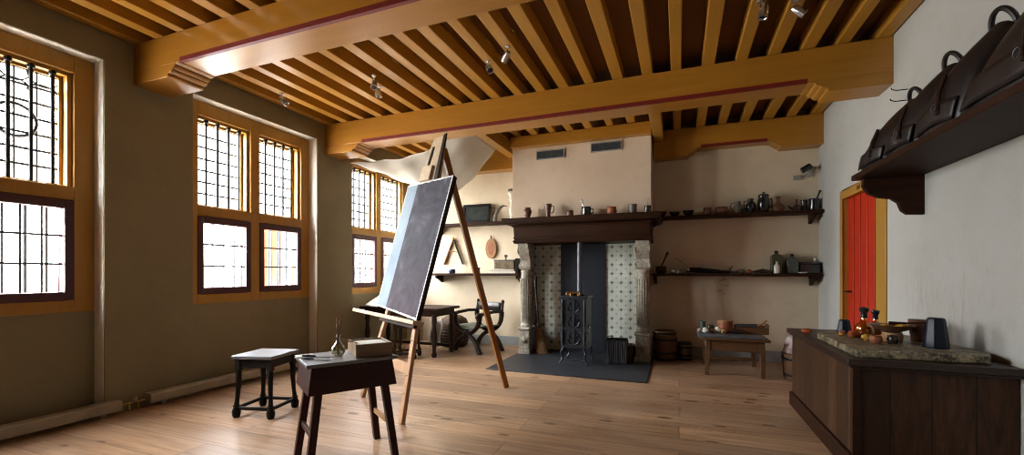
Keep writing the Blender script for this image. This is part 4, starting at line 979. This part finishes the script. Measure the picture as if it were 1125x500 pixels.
bottle('shorter amber glass bottle tucked beside the taller one', (1.345, 3.93, ZS), .048, .17)
t = thing('shallow_dish', 'wide shallow clay dish of ochre pigment on the slab', 'dish', (1.33, 3.62, ZS + .062))
M().lathe([(.04, 0), (.05, .004), (.10, .02), (.135, .045), (.14, .05), (.128, .047), (.095, .028), (.002, .012)], (0, 0, 0), 24, .86, .80).build('dish_body', EARTH, t)
for k, (x, y, r, m_) in enumerate(((-.04, 0, .03, OCHREPIG), (.035, -.03, .032, OCHREPIG), (.01, .04, .028, REDPIG), (.075, .02, .024, OCHREPIG))): M().blob((x, y, .034), r, k, .4, sz=.7).build('pigment_heap', m_, t)
M().tube([(-.02, .0, .06), (.08, -.03, .066), (.17, -.05, .075)], [.012, .005, .004], 8).build('spoon', DARKOAK, t)
t = pot('dish_foot', 'squat brown bowl carrying the wide pigment dish', 'bowl', (1.33, 3.62, ZS), S([(.8, 0), (.9, .05), (1, .6), (.9, 1)], .058, .062), TANW)
pot('round_jar', 'small dark round jar on the slab before the dish', 'jar', (1.285, 3.49, ZS), S(POT, .030, .055), EARTH2)
pot('red_pot', 'small reddish brown pot between the bottles and dark jar', 'pot', (1.20, 3.50, ZS), S(POT, .036, .05), TERRA)
for k, (x, y, r, m_, lab) in enumerate(((1.15, 3.72, .030, REDPIG, 'red earth lump at the slab side facing the room'), (1.19, 3.62, .026, OCHREPIG, 'yellow ochre lump next to the red earth lump'), (1.13, 3.88, .020, TERRA, 'small brown lump just before the small muller'), (1.20, 3.74, .022, TERRA, 'small orange brown lump below the taller bottle'), (1.10, 3.80, .016, OCHREPIG, 'tiny ochre crumb near the slab edge'))):
    o = M().blob((0, 0, r * .8), r, k + 3, .45, sz=.8, sx=1.2).build('pigment_piece', m_, loc=(x, y, ZS)); tag(o, lab, 'pigment', 'pigment pieces on the grinding slab')
o = M().blob((0, 0, .02), .028, 9, .4, sz=.7, sx=1.3).build('pigment_piece', REDPIG, loc=(1.0, 4.30, ZT)); tag(o, 'dark red lump on the bare cupboard top beyond the slab', 'pigment', 'pigment pieces on the cupboard')

# ---------------------------------------------------------------- leather shelf on the right wall
s = thing('leather_shelf', 'long dark oak shelf high on the door wall under the leather bags', 'shelf', (0, 0, 0))
M().box(1.28, XR, -.4, 4.20, 1.93, 1.972).build('shelf_board', DARKOAK, s, bevel=.005)
for yy in (4.10, 1.2):
    p = [(XR, 1.93), (1.33, 1.93), (1.325, 1.87), (1.36, 1.81), (1.43, 1.775), (1.50, 1.765), (1.545, 1.73), (1.565, 1.67), (1.60, 1.64), (XR, 1.635)]
    M().prism(p, yy, yy + .045, 'XZ').build('shelf_bracket', DARKOAK, s, bevel=.004)
def bag(label, y0, wd, top, seed, opening=False):
    t = thing('leather_bag', label, 'bag', (0, y0, 1.973), 0, 'black leather bags along the high shelf')
    def pt(u, v, side):
        # u along the shelf, v from the shelf-edge lip up to the wall; side 0 = outer face, 1 = inner face
        sh = -.16 * v * wd / .46
        uu = .5 + (u - .5) * (1 - .55 * v ** 1.8)
        belly = math.sin(PI * u) ** .6
        x = 1.315 + .20 * v ** 1.5 - .035 * math.sin(PI * v) * belly + (.03 * (1 - belly)) * (1 - v)
        z = .012 + top * v ** .9 - .05 * v * (1 - belly)
        nz = mnoise.noise(Vector((u * 2.5, v * 2.5, seed))) * .012
        if side:
            th_ = .02 + .20 * math.sin(PI * min(v * .7 + .15, 1)) ** .7 * (.3 + .7 * belly)
            return (min(x + th_ + nz, 1.688), -wd * uu + sh, max(z - .02 - .25 * th_, .003))
        return (min(x + nz, 1.672), -wd * uu + sh, max(z + nz, .006))
    nu, nv = 18, 18
    A = [pt(i / nu, j / nv, 0) for j in range(nv + 1) for i in range(nu + 1)]; B = [pt(i / nu, j / nv, 1) for j in range(nv + 1) for i in range(nu + 1)]
    n = len(A); idx = lambda i, j: j * (nu + 1) + i
    fs = [(idx(i, j), idx(i + 1, j), idx(i + 1, j + 1), idx(i, j + 1)) for j in range(nv) for i in range(nu)]
    fs += [tuple(n + q for q in f[::-1]) for f in fs[:]]
    for i in range(nu): fs += [(idx(i, 0), n + idx(i, 0), n + idx(i + 1, 0), idx(i + 1, 0)), (idx(i, nv), idx(i + 1, nv), n + idx(i + 1, nv), n + idx(i, nv))]
    for j in range(nv): fs += [(idx(0, j), idx(0, j + 1), n + idx(0, j + 1), n + idx(0, j)), (idx(nu, j), n + idx(nu, j), n + idx(nu, j + 1), idx(nu, j + 1))]
    M().add(A + B, fs).build('bag_body', LEATHER, t, ang=60)
    # stitched lip lying on the shelf edge
    def lip(u, v):
        q = pt(.06 + .88 * u, .02 + .20 * v, 0); return (q[0] - .012 - .004 * math.sin(u * 9 + seed), q[1], q[2] + .006)
    M().grid(lip, 16, 4).build('front_flap', LEATHER, t, solid=.008)
    q0, q1 = pt(.70, .10, 0), pt(.50, .52, 0)
    M().tube([(q0[0] - .022, q0[1], q0[2] + .004), ((q0[0] + q1[0]) / 2 - .03, (q0[1] + q1[1]) / 2, (q0[2] + q1[2]) / 2 + .012), (q1[0] - .015, q1[1], q1[2] + .008)], .011, 6).build('strap', LEATHER2, t)
    qb = pt(.66, .17, 0); M().tube([(qb[0] - .036, qb[1] + .02 * math.cos(k * PI / 6), qb[2] + .02 * math.sin(k * PI / 6)) for k in range(12)], .003, 5, True).build('buckle', STEEL, t)
    qc = pt(.5, 1, 0); w_ = .085 if not opening else .16
    M().tube([(1.535 - .03 * math.sin(k * PI / 12), qc[1] - .02 + w_ * math.cos(k * PI / 12), top - .03 + (.10 if not opening else .15) * math.sin(k * PI / 12)) for k in range(13)], .013 if not opening else .020, 8).build('carry_loop', LEATHER, t)
bag('smallest black leather bag at the shelf end above the door', 4.19, .44, .43, 1)
bag('second black leather bag from the door end of the shelf', 3.76, .44, .47, 5)
bag('third black leather bag from the door end of the shelf', 3.33, .44, .49, 9)
bag('fourth and biggest black leather bag from the door end', 2.90, .74, .55, 13, True)
for k, (y, z, l) in enumerate(((4.36, 2.665, 'upper iron hook in the wall above the bags'), (4.38, 2.585, 'lower iron hook in the wall above the bags'))):
    o = M().tube([(0, 0, 0), (-.07, 0, .0), (-.10, .0, .01), (-.105, 0, .025)], .004, 6).build('wall_hook', IRON, loc=(XR, y, z)); tag(o, l, 'hook', 'iron wall hooks')

# ---------------------------------------------------------------- light
wd = bpy.data.worlds.new('overcast_sky'); SC.world = wd; wd.use_nodes = True
bg = wd.node_tree.nodes['Background']
bg.inputs[0].default_value = (.93, .97, 1.0, 1); bg.inputs[1].default_value = 10.0
_nt = wd.node_tree; _tc = _nt.nodes.new('ShaderNodeTexCoord'); _sp = _nt.nodes.new('ShaderNodeSeparateXYZ'); _nt.links.new(_tc.outputs['Generated'], _sp.inputs[0])
_c = ramp(_nt, mathn(_nt, 'MULTIPLY_ADD', _sp.outputs['Z'], .5, .5), [(.30, (.78, .75, .70)), (.48, (.82, .81, .79)), (.54, (.98, .99, 1.01)), (.66, (1.5, 1.53, 1.58)), (.85, (2.1, 2.15, 2.25))])
_az = ramp(_nt, mathn(_nt, 'MULTIPLY_ADD', _sp.outputs['Y'], .5, .5), [(.20, (1.75, 1.72, 1.68)), (.5, (1.0, 1.0, 1.0)), (.80, (.50, .51, .53))])
_nt.links.new(mix(_nt, 1, _c, _az, 'MULTIPLY'), bg.inputs[0])
for i, (a, b) in enumerate(NICHES):           # portals: guide the sky light through the real window openings
    l = bpy.data.lights.new('window_portal', 'AREA'); l.shape = 'RECTANGLE'; l.size = 2.0; l.size_y = 1.5; l.cycles.is_portal = True
    o = bpy.data.objects.new('window_portal', l); COL.objects.link(o); o.location = (XN - .19, (a + b) / 2, 1.92); o.rotation_euler = (0, R(-90), 0)

# ---------------------------------------------------------------- camera
cam = bpy.data.cameras.new('camera'); co = bpy.data.objects.new('camera', cam); COL.objects.link(co); SC.camera = co
cam.sensor_width = 36; cam.lens = 36 * 477 / 1125; cam.shift_y = 50 / 1125; cam.clip_start = .05
co.location = (0, 0, 1.2); co.rotation_euler = (R(90), 0, math.atan(183.5 / 477))
vs_ = SC.view_settings; vs_.view_transform = 'Standard'; vs_.look = 'None'; vs_.gamma = 1; vs_.use_curve_mapping = False; vs_.exposure = 2.4
SC.cycles.use_denoising = True
SC.cycles.filter_width = 1.0; SC.cycles.max_bounces = 10; SC.cycles.diffuse_bounces = 2; SC.cycles.transparent_max_bounces = 12
SC.cycles.sample_clamp_indirect = 12; SC.cycles.caustics_reflective = False; SC.cycles.caustics_refractive = False
